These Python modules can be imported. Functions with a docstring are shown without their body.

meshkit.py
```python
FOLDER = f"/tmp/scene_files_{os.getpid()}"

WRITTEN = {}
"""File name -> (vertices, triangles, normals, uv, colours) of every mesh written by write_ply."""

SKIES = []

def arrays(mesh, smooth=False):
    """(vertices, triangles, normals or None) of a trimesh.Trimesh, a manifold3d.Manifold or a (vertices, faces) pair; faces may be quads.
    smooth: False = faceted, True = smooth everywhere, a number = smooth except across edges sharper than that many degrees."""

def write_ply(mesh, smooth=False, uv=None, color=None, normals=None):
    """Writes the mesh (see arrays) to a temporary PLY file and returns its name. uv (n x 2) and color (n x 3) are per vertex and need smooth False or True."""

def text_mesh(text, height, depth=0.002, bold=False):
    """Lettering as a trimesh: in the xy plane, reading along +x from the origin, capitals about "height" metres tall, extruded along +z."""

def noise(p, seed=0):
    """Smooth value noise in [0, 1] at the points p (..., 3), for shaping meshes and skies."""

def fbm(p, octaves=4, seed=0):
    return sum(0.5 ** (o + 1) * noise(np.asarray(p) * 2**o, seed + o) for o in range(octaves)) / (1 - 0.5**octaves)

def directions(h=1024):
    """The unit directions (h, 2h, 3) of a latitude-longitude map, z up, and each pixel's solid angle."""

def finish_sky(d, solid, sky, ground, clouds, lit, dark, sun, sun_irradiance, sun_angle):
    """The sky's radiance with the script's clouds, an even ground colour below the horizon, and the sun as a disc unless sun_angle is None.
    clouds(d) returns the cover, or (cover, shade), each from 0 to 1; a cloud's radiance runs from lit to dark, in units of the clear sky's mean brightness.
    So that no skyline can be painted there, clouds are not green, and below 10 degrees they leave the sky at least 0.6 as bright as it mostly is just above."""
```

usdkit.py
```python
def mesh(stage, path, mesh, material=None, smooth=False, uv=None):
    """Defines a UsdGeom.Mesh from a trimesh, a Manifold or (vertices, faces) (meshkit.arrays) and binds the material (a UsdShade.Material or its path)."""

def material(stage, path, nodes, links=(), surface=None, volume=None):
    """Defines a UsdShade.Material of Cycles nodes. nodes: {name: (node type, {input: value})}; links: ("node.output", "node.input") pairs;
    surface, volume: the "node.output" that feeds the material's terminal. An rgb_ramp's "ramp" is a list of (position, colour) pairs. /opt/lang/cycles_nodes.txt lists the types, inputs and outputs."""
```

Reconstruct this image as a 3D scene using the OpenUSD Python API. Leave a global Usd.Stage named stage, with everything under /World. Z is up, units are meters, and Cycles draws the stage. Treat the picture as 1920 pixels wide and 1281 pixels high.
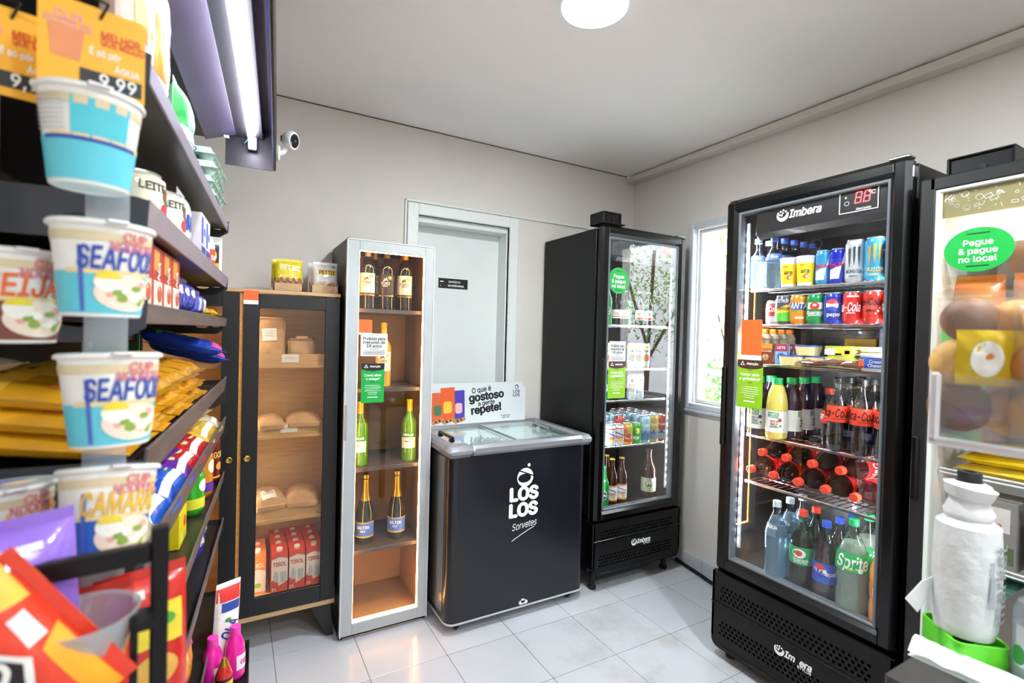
import math, random, numpy as np, trimesh, usdkit, meshkit
from shapely.geometry import Polygon, Point, box as sbox
from shapely import affinity, union_all
from pxr import Usd, UsdGeom, UsdLux, UsdShade, Gf, Sdf

stage = Usd.Stage.CreateInMemory()
UsdGeom.SetStageUpAxis(stage, UsdGeom.Tokens.z)
UsdGeom.SetStageMetersPerUnit(stage, 1.0)
UsdGeom.Xform.Define(stage, '/World'); UsdGeom.Scope.Define(stage, '/World/Looks')
random.seed(7); RNG = np.random.default_rng(7)

# ------------------------------------------------------------------ camera, sky, sun, exposure
CAM = np.array([-2.49187, -2.70513, 1.41555])
AX = np.array([[0.8724873, -0.48794864, 0.02592369], [-0.01585643, 0.0247525, 0.99956785], [0.48837945, 0.87252131, -0.01385912]])
cam = UsdGeom.Camera.Define(stage, '/World/camera')
m4 = Gf.Matrix4d(*[float(x) for x in (*AX[0], 0, *AX[1], 0, *(-AX[2]), 0, *CAM, 1)])
cam.AddTransformOp().Set(m4)
cam.CreateHorizontalApertureAttr(36.0); cam.CreateFocalLengthAttr(36.0 * 926.3 / 1920)
cam.CreateClippingRangeAttr(Gf.Vec2f(0.02, 200)); cam.CreateFStopAttr(3.2); cam.CreateFocusDistanceAttr(2.6)
cam.CreateExposureAttr(1.93)
dome = UsdLux.DomeLight.Define(stage, '/World/sky'); dome.CreateColorAttr(Gf.Vec3f(.86, .93, 1.0)); dome.CreateIntensityAttr(1.0)
sun = UsdLux.DistantLight.Define(stage, '/World/sun'); sun.CreateIntensityAttr(2.4); sun.CreateAngleAttr(0.6); sun.CreateColorAttr(Gf.Vec3f(1, .97, .92))
sun.AddRotateXYZOp().Set(Gf.Vec3f(12, -38, 0))

LAMPS = []
def disk_lamp(name, at, r, power, col):
    l = UsdLux.DiskLight.Define(stage, '/World/' + name); l.CreateRadiusAttr(r); l.CreateIntensityAttr(power); l.CreateColorAttr(Gf.Vec3f(*col)); l.AddTranslateOp().Set(Gf.Vec3d(*at))

# ------------------------------------------------------------------ helpers
def lin(h):
    h = h.lstrip('#'); c = np.array([int(h[i:i + 2], 16) for i in (0, 2, 4)]) / 255
    return tuple(np.where(c <= .04045, c / 12.92, ((c + .055) / 1.055) ** 2.4))
MATS = {}
def mat(col, rough=.5, metal=0., coat=0., noise=None, bump=None, emit=0., spec=.5, trans=0., stretch=(1, 1, 1), transl=0.):
    """principled look with procedural tone variation (noise = scale, amount) and relief (bump = scale, distance)"""
    key = repr((col, rough, metal, coat, noise, bump, emit, spec, trans, stretch, transl))
    if key in MATS: return MATS[key]
    name = f'/World/Looks/look_{len(MATS):03d}'; c = lin(col)
    nd = {'p': ('principled_bsdf', dict(base_color=c, roughness=rough, metallic=metal, coat_weight=coat, coat_roughness=.05, specular_ior_level=spec, transmission_weight=trans))}
    if emit: nd['p'][1].update(emission_color=c, emission_strength=emit)
    lk = []
    if noise or bump:
        nd['t'] = ('texture_coordinate', {}); nd['m'] = ('mapping', {'scale': tuple(map(float, stretch))}); lk.append(('t.object', 'm.vector'))
    if noise:
        nd['n'] = ('noise_texture', dict(scale=float(noise[0]), detail=4., roughness=.55)); lk.append(('m.vector', 'n.vector'))
        k = noise[1]
        nd['r'] = ('rgb_ramp', {'ramp': [(.3, tuple(max(0, x * (1 - k)) for x in c)), (.7, tuple(min(1, x * (1 + k)) for x in c))]})
        lk += [('n.fac', 'r.fac'), ('r.color', 'p.base_color')]
    if bump:
        nd['b'] = ('noise_texture', dict(scale=float(bump[0]), detail=3.)); nd['u'] = ('bump', dict(strength=1., distance=float(bump[1])))
        lk += [('m.vector', 'b.vector'), ('b.fac', 'u.height'), ('u.normal', 'p.normal')]
    surf = 'p.BSDF'
    if transl:
        nd['tl'] = ('translucent_bsdf', dict(color=c)); nd['mx'] = ('mix_closure', dict(fac=float(transl)))
        lk += [('p.BSDF', 'mx.closure1'), ('tl.BSDF', 'mx.closure2')]; surf = 'mx.closure'
    MATS[key] = usdkit.material(stage, name, nd, lk, surface=surf); return MATS[key]
def facing_fresnel(f0):
    """Schlick's law from the angle of view, the same from both sides of a thin sheet"""
    return {'lw': ('layer_weight', dict(blend=.5)), 'pw': ('math', dict(math_type='power', value2=5.)), 'ma': ('math', dict(math_type='multiply_add', value2=1. - f0, value3=f0))}, [('lw.facing', 'pw.value1'), ('pw.value', 'ma.value1')]
def pane(f0=.05, tint='#ffffff', rough=0.):
    """clear sheet: light passes straight through, the rest is mirrored"""
    key = repr(('pane', f0, tint, rough))
    if key not in MATS:
        nd, lk = facing_fresnel(float(f0))
        MATS[key] = usdkit.material(stage, f'/World/Looks/look_{len(MATS):03d}', {**nd, 't': ('transparent_bsdf', dict(color=lin(tint))), 'g': ('glossy_bsdf', dict(color=(1., 1., 1.), roughness=float(rough))), 'x': ('mix_closure', {})},
            lk + [('ma.value', 'x.fac'), ('t.BSDF', 'x.closure1'), ('g.BSDF', 'x.closure2')], surface='x.closure')
    return MATS[key]
def tinted(col, through, f0=.04):
    """thin coloured plastic: part lets light through, part scatters its own colour, with a glossy skin"""
    key = repr(('tint', col, through, f0))
    if key not in MATS:
        c = lin(col); nd, lk = facing_fresnel(float(f0))
        MATS[key] = usdkit.material(stage, f'/World/Looks/look_{len(MATS):03d}', {**nd, 't': ('transparent_bsdf', dict(color=tuple(.35 + .65 * x for x in c))),
            'd': ('diffuse_bsdf', dict(color=c)), 'g': ('glossy_bsdf', dict(color=(1., 1., 1.), roughness=.04)), 'a': ('mix_closure', dict(fac=1. - through)), 'x': ('mix_closure', {})},
            lk + [('t.BSDF', 'a.closure1'), ('d.BSDF', 'a.closure2'), ('ma.value', 'x.fac'), ('a.closure', 'x.closure1'), ('g.BSDF', 'x.closure2')], surface='x.closure')
    return MATS[key]

COUNT = {}
def fresh(parent, name):
    k = (str(parent), name); n = COUNT.get(k, 0); COUNT[k] = n + 1
    return f'{parent}/{name}' + (f'_{n:03d}' if n else '')
def keys(prim, **kw):
    for k, v in kw.items():
        if v: prim.SetCustomDataByKey(k, v)
    return prim
def place(x, at, rot):
    x.AddTranslateOp().Set(Gf.Vec3d(*map(float, at))); x.AddRotateXYZOp().Set(Gf.Vec3f(*map(float, rot)))
def thing(name, label=None, category=None, at=(0, 0, 0), rot=(0, 0, 0), group=None, kind=None):
    p = fresh('/World', name); x = UsdGeom.Xform.Define(stage, p); place(x, at, rot)
    keys(x.GetPrim(), label=label, category=category, group=group, kind=kind); return p
def part(parent, name, mesh, m, smooth=35, label=None, kind=None):
    if isinstance(mesh, list): mesh = join(*mesh)
    p = fresh(parent, name); g = usdkit.mesh(stage, p, mesh, m, smooth=smooth)
    keys(g.GetPrim(), label=label, kind=kind); return p
def lone(name, label, category, mesh, m, smooth=35, group=None):
    p = part('/World', name, mesh, m, smooth, label); keys(stage.GetPrimAtPath(p), category=category, group=group); return p
def struct(name, mesh, m, smooth=False):
    p = part('/World', name, mesh, m, smooth); keys(stage.GetPrimAtPath(p), kind='structure'); return p
PROTO = {}
def put(key, build, label, category, at, rz=0, group=None, rx=0, ry=0, args=()):
    """key: (name, variant). The first of a kind is built, each further one refers to it."""
    name = key[0]; src = PROTO.get(key)
    p = thing(name, label, category, at, (rx, ry, rz), group)
    if src is None: PROTO[key] = p; build(p, *args)
    else:
        pr = stage.GetPrimAtPath(p); pr.GetReferences().AddInternalReference(src); pr.SetInstanceable(True)
    return p

def join(*ms): return trimesh.util.concatenate([m for m in ms if m is not None])
def mv(m, x=0, y=0, z=0): m = m.copy(); m.apply_translation((x, y, z)); return m
def rotm(m, ang, axis=(0, 0, 1), pt=(0, 0, 0)):
    m = m.copy(); m.apply_transform(trimesh.transformations.rotation_matrix(math.radians(ang), axis, pt)); return m
def bx(x0, x1, y0, y1, z0, z1, c=0.):
    x0, x1 = sorted((x0, x1)); y0, y1 = sorted((y0, y1)); z0, z1 = sorted((z0, z1))
    if not c:
        m = trimesh.creation.box((x1 - x0, y1 - y0, z1 - z0)); m.apply_translation(((x0 + x1) / 2, (y0 + y1) / 2, (z0 + z1) / 2)); return m
    c = min(c, (x1 - x0) / 2.01, (y1 - y0) / 2.01, (z1 - z0) / 2.01); P = []
    for a, sa in ((x0, 1), (x1, -1)):
        for b, sb in ((y0, 1), (y1, -1)):
            for d, sd in ((z0, 1), (z1, -1)):
                P += [(a, b + sb * c, d + sd * c), (a + sa * c, b, d + sd * c), (a + sa * c, b + sb * c, d)]
    return trimesh.convex.convex_hull(np.array(P))
def lathe(prof, n=28):
    return trimesh.creation.revolve(np.array(prof, float), sections=n)
def cyl(r, z0, z1, x=0, y=0, n=20): return mv(lathe([(0, z0), (r, z0), (r, z1), (0, z1)], n), x, y)
def rod(a, b, r, n=10):
    return trimesh.creation.cylinder(radius=r, segment=(a, b), sections=n)
def tube(pts, r, n=8): return join(*[rod(pts[i], pts[i + 1], r, n) for i in range(len(pts) - 1)], *[mv(trimesh.creation.icosphere(1, r), *p) for p in pts[1:-1]])
def ext(poly, d):
    gs = getattr(poly, 'geoms', [poly]); return join(*[trimesh.creation.extrude_polygon(g, d, engine='earcut') for g in gs if g.area > 1e-12])
def front(m, x=0, y=0, z=0):
    """flat xy shape -> upright, facing -y, its back at y"""
    v = m.vertices.copy(); m = m.copy(); m.vertices = np.column_stack([v[:, 0] + x, y - v[:, 2], v[:, 1] + z]); return m
TXT = {}
def txt(s, h, bold=False, slant=0., wide=1., d=.0006, center=True):
    k = (s, bold)
    if k not in TXT: TXT[k] = meshkit.text_mesh(s, 1.0, depth=1.0, bold=bold)
    m = TXT[k].copy(); v = m.vertices
    if center: v = v - [(v[:, 0].min() + v[:, 0].max()) / 2, .5, 0]
    v = np.column_stack([(v[:, 0] + slant * v[:, 1]) * h * wide, v[:, 1] * h, v[:, 2] * d]); m.vertices = v; return m
def fit(s, w, h, **k):
    m = txt(s, h, **k); e = m.extents[0]
    if e > w: m.apply_scale((w / e, 1, 1))
    return m
def wrap(m, R, z=0., a=0.):
    """flat xy shape bent round a z axis; R a number or a function of height"""
    v = m.vertices; zz = v[:, 1] + z; r0 = R(zz) if callable(R) else np.full(len(v), R)
    rm = float(np.mean(r0)); ang = v[:, 0] / rm + math.radians(a); r = r0 + v[:, 2]
    m = m.copy(); m.vertices = np.column_stack([r * np.sin(ang), -r * np.cos(ang), zz]); return m
def band(R, z0, z1, a0=-180, a1=180, off=.0005, n=44, k=1):
    """printed band round a bottle or can between two heights"""
    n = max(2, int(n * (a1 - a0) / 360)); A = np.radians(np.linspace(a0, a1, n + 1)); Z = np.linspace(z0, z1, k + 1); V = []
    for z in Z:
        r = (R(np.array([z]))[0] if callable(R) else R) + off
        V += [(r * math.sin(a), -r * math.cos(a), z) for a in A]
    F = []
    for j in range(k):
        for i in range(n):
            p = j * (n + 1) + i; F += [(p, p + 1, p + n + 2), (p, p + n + 2, p + n + 1)]
    return trimesh.Trimesh(V, F, process=False)
def spot(rx, ry, n=20, d=.0004): return ext(affinity.scale(Point(0, 0).buffer(1, quad_segs=n // 4), rx, ry), d)
def poly(pts, d=.0004): return ext(Polygon(pts), d)
def rrect(w, h, r, d): return ext(sbox(-w / 2 + r, -h / 2 + r, w / 2 - r, h / 2 - r).buffer(r, quad_segs=4), d)
def fine(m, e):
    v, f = trimesh.remesh.subdivide_to_size(m.vertices, m.faces, e, max_iter=12); return trimesh.Trimesh(v, f, process=False)
def pick(w, h, ang=0): return None

# shared looks
BLACK = mat('#0b0a0b', .45, noise=(60, .12), spec=.3); BLACKG = mat('#080809', .25, coat=.12, spec=.35, noise=(30, .1)); CHROME = mat('#c9c9cc', .18, metal=1., noise=(40, .05))
WHITE = mat('#f0f0ee', .5, noise=(20, .02)); INKW = mat('#f4f4f2', .5); INKK = mat('#161616', .5); RUB = mat('#0c0c0d', .6, noise=(80, .2))
STEEL = mat('#9a9ca0', .3, metal=.9, noise=(60, .08), stretch=(1, 30, 1)); GLASS = pane(.04)
GREEN = mat('#0aa53f', .45, noise=(15, .03)); LIME = mat('#8cc21c', .45, noise=(15, .03)); ORANGE = mat('#ee6a2a', .5, noise=(15, .04)); BROWN = mat('#4a2b1c', .5, noise=(15, .05))
KRAFT = mat('#bd9c76', .8, noise=(25, .12), bump=(60, .002)); WOOD = mat('#c9a678', .5, noise=(6, .16), stretch=(2, 30, 30), bump=(90, .0004))
def PAPER(c): return mat(c, .45, noise=(30, .04))
def FILM(c): return mat(c, .25, coat=.5, noise=(18, .07), bump=(22, .004))
def TIN(c): return mat(c, .24, metal=.35, coat=.4, noise=(12, .04))
def LACQ(c): return mat(c, .3, coat=.3, noise=(20, .03))
# ------------------------------------------------------------------ the room
WALL = mat('#dcd6cf', .85, noise=(3, .02), bump=(140, .0006)); CEIL = mat('#f5f1ef', .9, noise=(2, .015)); TRIMW = mat('#e3e5e3', .45, noise=(10, .02))
DOORW = mat('#e0e4e1', .4, noise=(8, .015))
CZ, XL, YF = 2.56, -3.1, -4.3
fl = thing('floor', kind='structure')
part(fl, 'grout', bx(XL, .0, YF, 0, -.05, -.0012), mat('#6f6a66', .9, noise=(40, .15)), False)
TL = [mat(c, .22, noise=(5, .03), coat=.15) for c in ('#c3c5ca', '#c0c3c8', '#c5c6ca', '#bfc1c7')]
SMUDGE = usdkit.material(stage, '/World/Looks/scuffed_tile', {'g': ('geometry', {}), 'n': ('noise_texture', dict(scale=4.3, detail=5., roughness=.6)), 'r': ('rgb_ramp', {'ramp': [(.0, lin('#a09d9b')), (.36, lin('#b4b3b4')), (.52, lin('#c1c3c8')), (1., lin('#c4c6ca'))]}),
    'p': ('principled_bsdf', dict(roughness=.26, coat_weight=.1))}, [('g.position', 'n.vector'), ('n.fac', 'r.fac'), ('r.color', 'p.base_color')], surface='p.BSDF')
S = .335; k = 0
for i in range(-9, 2):
    for j in range(-11, 4):
        x0, x1 = max(XL, -.317 + i * S + .001), min(0, -.317 + (i + 1) * S - .001); y0, y1 = max(YF, -.706 + j * S + .001), min(0, -.706 + (j + 1) * S - .001)
        if x1 - x0 < .01 or y1 - y0 < .01: continue
        k += 1; part(fl, 'tile', bx(x0, x1, y0, y1, -.008, random.uniform(-.0004, 0), .0012), SMUDGE if (i, j) in ((-2, -2), (-2, -1), (-1, -2), (-2, -3), (-3, -2), (-3,-1)) else TL[k % 4], False)
T = .16
DX0, DX1, DZ = -1.605, -1.018, 2.078
struct('wall_back', [bx(XL, DX0, 0, T, 0, CZ + .06), bx(DX1, 0, 0, T, 0, CZ + .06), bx(DX0, DX1, 0, T, DZ, CZ + .06)], WALL)
WY0, WY1, WZ0, WZ1 = -.54, -1.36, 1.02, 2.12
struct('wall_right', [bx(0, T, YF, WY1, 0, CZ + .06), bx(0, T, WY0, T, 0, CZ + .06), bx(0, T, WY1, WY0, 0, WZ0), bx(0, T, WY1, WY0, WZ1, CZ + .06)], WALL)
struct('wall_left', bx(XL - T, XL, YF, T, 0, CZ + .06), WALL)
struct('wall_front', bx(XL, 0, YF - T, YF, 0, CZ + .06), WALL)
struct('ceiling', bx(XL, -.012, YF, -.010, CZ, CZ + .05), CEIL)
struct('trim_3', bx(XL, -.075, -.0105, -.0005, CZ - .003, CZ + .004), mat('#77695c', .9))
struct('trim_1', bx(-.075, 0, YF, 0, 2.517, CZ - .006, .004), WALL)
struct('trim_2', [bx(-1.684, -.30, -.012, 0, 2.145, 2.158, .003), bx(-1.684, -1.672, -.012, 0, 0, 2.157, .003)], TRIMW)
bb = mat('#c8cacd', .3, noise=(6, .03))
for nm, segs in (('baseboard_right', [(0, y - .333, y) for y in (-.02, -.355, -.69, -1.025)]),):
    b = thing(nm, kind='structure')
    for _, y0, y1 in segs: part(b, 'tile', bx(-.011, 0, y0 + .001, y1 - .001, 0, .085, .002), bb, False)
b = thing('baseboard_back', kind='structure')
for i in range(6): part(b, 'tile', bx(-.99 + i * .168, -.99 + (i + 1) * .168 - .002, -.011, 0, 0, .085, .002), bb, False)
# door with its casing, recessed leaf and name plate
d = thing('door_1', kind='structure')
part(d, 'door_casing', bx(-1.668, -1.605, -.014, .02, 0, 2.141, .004), TRIMW, False); part(d, 'door_casing', bx(-1.018, -.954, -.014, .02, 0, 2.141, .004), TRIMW, False); part(d, 'door_casing', bx(-1.605, -1.018, -.014, .02, 2.078, 2.141, .004), TRIMW, False)
part(d, 'door_leaf', bx(-1.603, -1.020, .125, .158, .008, 2.045, .002), DOORW, False)
part(d, 'door_stop', [bx(-1.605, -1.018, .02, .158, 2.045, 2.078), bx(-1.605, -1.597, .02, .158, 0, 2.045), bx(-1.026, -1.018, .02, .158, 0, 2.045)], TRIMW, False)
h = part(d, 'door_handle', [rod((-1.06, .125, 1.03), (-1.06, .07, 1.03), .009), rod((-1.06, .07, 1.03), (-1.18, .07, 1.03), .008), mv(rotm(cyl(.024, 0, .006), 90, (1, 0, 0)), -1.06, .125, 1.03)], CHROME)
pl = part(d, 'name_plate', bx(-1.428, -1.236, .1215, .125, 1.688, 1.748, .001), mat('#0d0d0f', .3), False, 'black plate with two lines of white lettering')
part(pl, 'lettering', [front(txt('DEPÓSITO', .011, True), -1.325, .1215, 1.728), front(txt('GOVERNANÇA', .011, True), -1.315, .1215, 1.705)], INKW, False)
part(pl, 'emblem', [front(spot(.006, .004), -1.413, .1215, 1.728), front(spot(.006, .004), -1.402, .1215, 1.728), front(ext(sbox(-.002, -.003, .002, .003), .0005), -1.415, .1215, 1.703)], INKW, False)
# window
w = thing('window_1', kind='structure')
ALU = mat('#cdd1d6', .35, metal=.1, noise=(30, .03))
def winbars(y0, y1, z0, z1, t, x0, x1, c=.004): return [bx(x0, x1, y0, y0 - t, z0, z1, c), bx(x0, x1, y1 + t, y1, z0, z1, c), bx(x0, x1, y0 - t, y1 + t, z1 - t, z1, c), bx(x0, x1, y0 - t, y1 + t, z0, z0 + t, c)]
for m_ in winbars(-.526, -1.374, .985, 2.135, .034, -.02, .03): part(w, 'window_frame', m_, ALU, False)
for m_ in winbars(-.562, -1.338, 1.02, 2.1, .024, .03, .06): part(w, 'sash', m_, TRIMW, False)
part(w, 'window_sill', bx(-.03, .0, -.52, -1.38, .965, .985, .004), ALU, False)
part(w, 'pane', bx(.043, .047, -.584, -1.316, 1.04, 2.08), GLASS, False)
# ceiling lamps
def lamp(at, label):
    l = thing('ceiling_lamp', label, 'ceiling lamp', at)
    part(l, 'housing', lathe([(0, 0), (.104, 0), (.108, -.008), (.104, -.016), (0, -.016)], 48), mat('#dfe9ea', .25, noise=(20, .02)))
    part(l, 'diffuser', lathe([(0, -.030), (.06, -.030), (.086, -.028), (.097, -.024), (.099, -.018), (0, -.018)], 48), mat('#f2fbff', .4, emit=LAMP_E))
    part(l, 'glass_rim', lathe([(.100, -.014), (.110, -.016), (.115, -.024), (.112, -.031), (.104, -.030), (.100, -.024), (.100, -.014)], 48), mat('#cfe6e3', .15, emit=.2, coat=.5))
LAMP_E = 92.
lamp((-1.447, -1.352, CZ), 'round white ceiling lamp glowing above the middle of the room')
lamp((-1.2, -2.75, CZ), 'round white ceiling lamp just behind the viewer, right of the middle')
lamp((-1.6, -3.75, CZ), 'round white ceiling lamp far behind the viewer')
# outdoors, seen through the window and in the cooler doors
OUTW = mat('#e9e6e8', .8, noise=(3, .03))
struct('garden_ground', bx(T, 8, -8, 6, -.12, -.02), mat('#8c8f88', .9, noise=(8, .15)))
lone('garden_wall', 'tall white rendered garden wall outside the window', 'wall', [bx(2.7, 2.85, -7, 5, -.02, 3.4)], OUTW, False)
LEAFM = [mat(c, .5, noise=(9, .25), transl=.35) for c in ('#7fae4a', '#a4c262', '#5c964e')]
def foliage(cx, n, sx, sy, sz, size, seed):
    r = np.random.default_rng(seed); V, F = [], []
    for i in range(n):
        p = np.array(cx) + r.normal(0, 1, 3) * (sx, sy, sz) * .5; a = r.uniform(-1, 1, 3); a /= np.linalg.norm(a); b = np.cross(a, r.uniform(-1, 1, 3)); b /= np.linalg.norm(b); L = size * r.uniform(.6, 1.2); o = np.cross(a, b) * L * .12
        k0 = len(V); V += [p, p + a * L * .5 + b * L * .2 + o, p + a * L, p + a * L * .5 - b * L * .2 + o]; F += [(k0, k0 + 1, k0 + 2), (k0, k0 + 2, k0 + 3)]
    return trimesh.Trimesh(V, F, process=False)
BARK = mat('#5a4636', .9, noise=(30, .3), bump=(40, .01))
def tree(at, label, limbs, clouds, size, name='tree'):
    t = thing(name, label, 'tree', at)
    for a, b_, r in limbs: part(t, 'branch', rod(a, b_, r, 8), BARK)
    for i, (c, n, s) in enumerate(clouds): part(t, 'foliage', foliage(c, n, *s, size, 50 + i), LEAFM[i % 3], False, kind='stuff')
tree((1.5, -2.55, -.02), 'feathery green tree outside the window against the white garden wall', [((0, 0, 0), (0, .05, 1.3), .03), ((0, .05, 1.3), (.1, -.4, 2.1), .018), ((0, .05, 1.2), (.1, .45, 1.9), .018), ((0, .05, 1.3), (0, .1, 2.4), .018)],
     [((.0, .35, 1.95), 420, (.5, .6, .4)), ((.05, -.2, 2.1), 420, (.5, .7, .4)), ((0, .1, 1.6), 320, (.5, .8, .28)), ((0, .5, 1.5), 110, (.4, .4, .2))], .055)
tree((.62, -.36, -.02), 'slender shrub with bright green leaves just outside the window', [((0, 0, 0), (.0, .02, 1.1), .014), ((0, .02, 1.1), (.02, -.02, 1.75), .010), ((.02, -.02, 1.75), (0, .02, 2.4), .007), ((0, .02, 1.35), (.02, .12, 1.62), .006)],
     [((0, .0, 2.1), 46, (.16, .16, .35)), ((0, -.02, 1.65), 26, (.14, .14, .3)), ((0, 0, 1.12), 130, (.2, .2, .3)), ((0, 0, .9), 220, (.3, .25, .3))], .075, 'shrub')
# ------------------------------------------------------------------ tall display coolers
def logo_mark(r):
    ring = Point(0, 0).buffer(r, quad_segs=8).difference(Point(-.1 * r, .32 * r).buffer(.72 * r, quad_segs=8)).difference(sbox(-2 * r, .35 * r, 2 * r, 2 * r))
    dots = [Point(x * r, y * r).buffer(.17 * r, quad_segs=2) for x, y in ((-.75, .42), (-.35, .62), (-.5, .12), (.0, .35), (.1, .78), (.5, .55), (-.15, .0))]
    return union_all([ring, *dots])
def heavy(s, w, h, o, **k):
    t = fit(s, w, h, bold=True, **k); return join(*[mv(t, a, b, .00001 * i) for i, (a, b) in enumerate(((0, 0), (o, 0), (-o, 0), (0, o * .7), (0, -o * .7)))])
def brand(w, sub=None, name='Imbera'):
    """white maker's mark and name, centred"""
    t = heavy(name, w, w * .24, w * .006, slant=.22); m = [mv(ext(logo_mark(w * .2), .0006), -w * .72), t]
    if sub: m.append(mv(fit(sub, w * .5, w * .1, bold=True), w * .22, -w * .2))
    return join(*m)
def bars(x0, x1, z0, z1, t, y0, y1, c=.012):
    return [bx(x0, x0 + t, y0, y1, z0, z1, c), bx(x1 - t, x1, y0, y1, z0, z1, c), bx(x0 + t * .6, x1 - t * .6, y0, y1, z1 - t, z1, c), bx(x0 + t * .6, x1 - t * .6, y0, y1, z0, z0 + t, c)]
LEDW = mat('#f3f8ff', .4, emit=9.)
def sticker(g, cx, cz, y, w, h, kind):
    """flat notices stuck on the glass; y is the face of the glass"""
    if kind == 'round':
        s = part(g, 'round_sticker', front(spot(w, h, 48, .0012), cx, y, cz), GREEN, False, 'round green sticker with white words')
        part(s, 'lettering', [front(fit(t, w * 1.5, h * .26, bold=True), cx, y - .0012, cz + dz * h) for t, dz in (('Pegue', .32), ('& pague', -.05), ('no local', -.42))], INKW, False)
        part(s, 'rule', [front(ext(sbox(-w * .33, -.0015, w * .33, .0015), .0005), cx, y - .0012, cz + dz * h) for dz in (.72, -.74)], INKK, False)
    elif kind == 'tag':
        s = part(g, 'orange_tag', front(rrect(w, h, .003, .0012), cx, y, cz), ORANGE, False, 'plain orange square tag'); part(s, 'tag_margin', front(ext(sbox(-w / 2, -h / 2 - h * .16, w / 2, -h / 2), .0011), cx, y, cz), INKW, False)
    elif kind == 'age':
        s = part(g, 'notice', front(rrect(w, h, .003, .0012), cx, y, cz), PAPER('#e9e9e9'), False, 'white notice with black words and green rules')
        part(s, 'lettering', [front(fit(t, w * .82, h * .13, bold=True), cx, y - .0012, cz + dz * h) for t, dz in (('Proibido para', .27), ('menores de', .11), ('18 anos', -.05))] + [front(ext(sbox(-w * .4, -.0008, w * .4, .0008), .0004), cx, y - .0012, cz - (.27 + .05 * i) * h) for i in range(4)], INKK, False)
        part(s, 'rule', [front(ext(sbox(-w * .16, -.001, w * .16, .001), .0004), cx, y - .0012, cz + dz * h) for dz in (.42, -.18)], GREEN, False)
    else:
        col = GREEN if kind == 'how_wine' else LIME; dark = INKK if kind == 'how_wine' else BROWN
        s = part(g, 'instruction_card', front(rrect(w, h, .004, .0012), cx, y, cz), col, False, 'green instruction card with a dark cap and white words')
        part(s, 'card_cap', front(ext(union_all([sbox(-w / 2, .38 * h, w / 2, h / 2), affinity.scale(Point(0, .38 * h).buffer(1), w / 2, h * .07)]).intersection(sbox(-w / 2, 0, w / 2, h / 2)), .0006), cx, y - .0012, cz), dark, False)
        tri = Polygon([(-.011, -.008), (.011, -.008), (0, .011)]); tri = tri.difference(tri.buffer(-.0028))
        q = 'a adega?' if kind == 'how_wine' else 'a geladeira?'
        part(s, 'lettering', [front(mv(fit('Atenção', w * .5, h * .05, bold=True), w * .09), cx, y - .0018, cz + .425 * h), front(affinity_ext(tri, w / .12), cx - w * .3, y - .0018, cz + .425 * h),
            front(fit('Como abro', w * .8, h * .06, bold=True), cx, y - .0012, cz + .2 * h), front(fit(q, w * .84, h * .06, bold=True), cx, y - .0012, cz + .11 * h)] +
            [front(ext(sbox(-w * k_, -.001, w * k_, .001), .0004), cx, y - .0012, cz - (.06 + .045 * i) * h) for i, k_ in enumerate((.33, .36, .3, .36, .22, .18))] + [front(ext(sbox(-w * .22, -h * .012, w * .22, h * .012), .0004), cx, y - .0012, cz - .36 * h)], INKW, False)
        [part(s, 'rule', front(ext(sbox(-w * .09, -.0012, w * .09, .0012), .0004), cx, y - .0012, cz + dz * h), dark, False) for dz in (.29, .03)]
def affinity_ext(p, k): return ext(affinity.scale(p, k, k, origin=(0, 0)), .0006)
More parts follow.
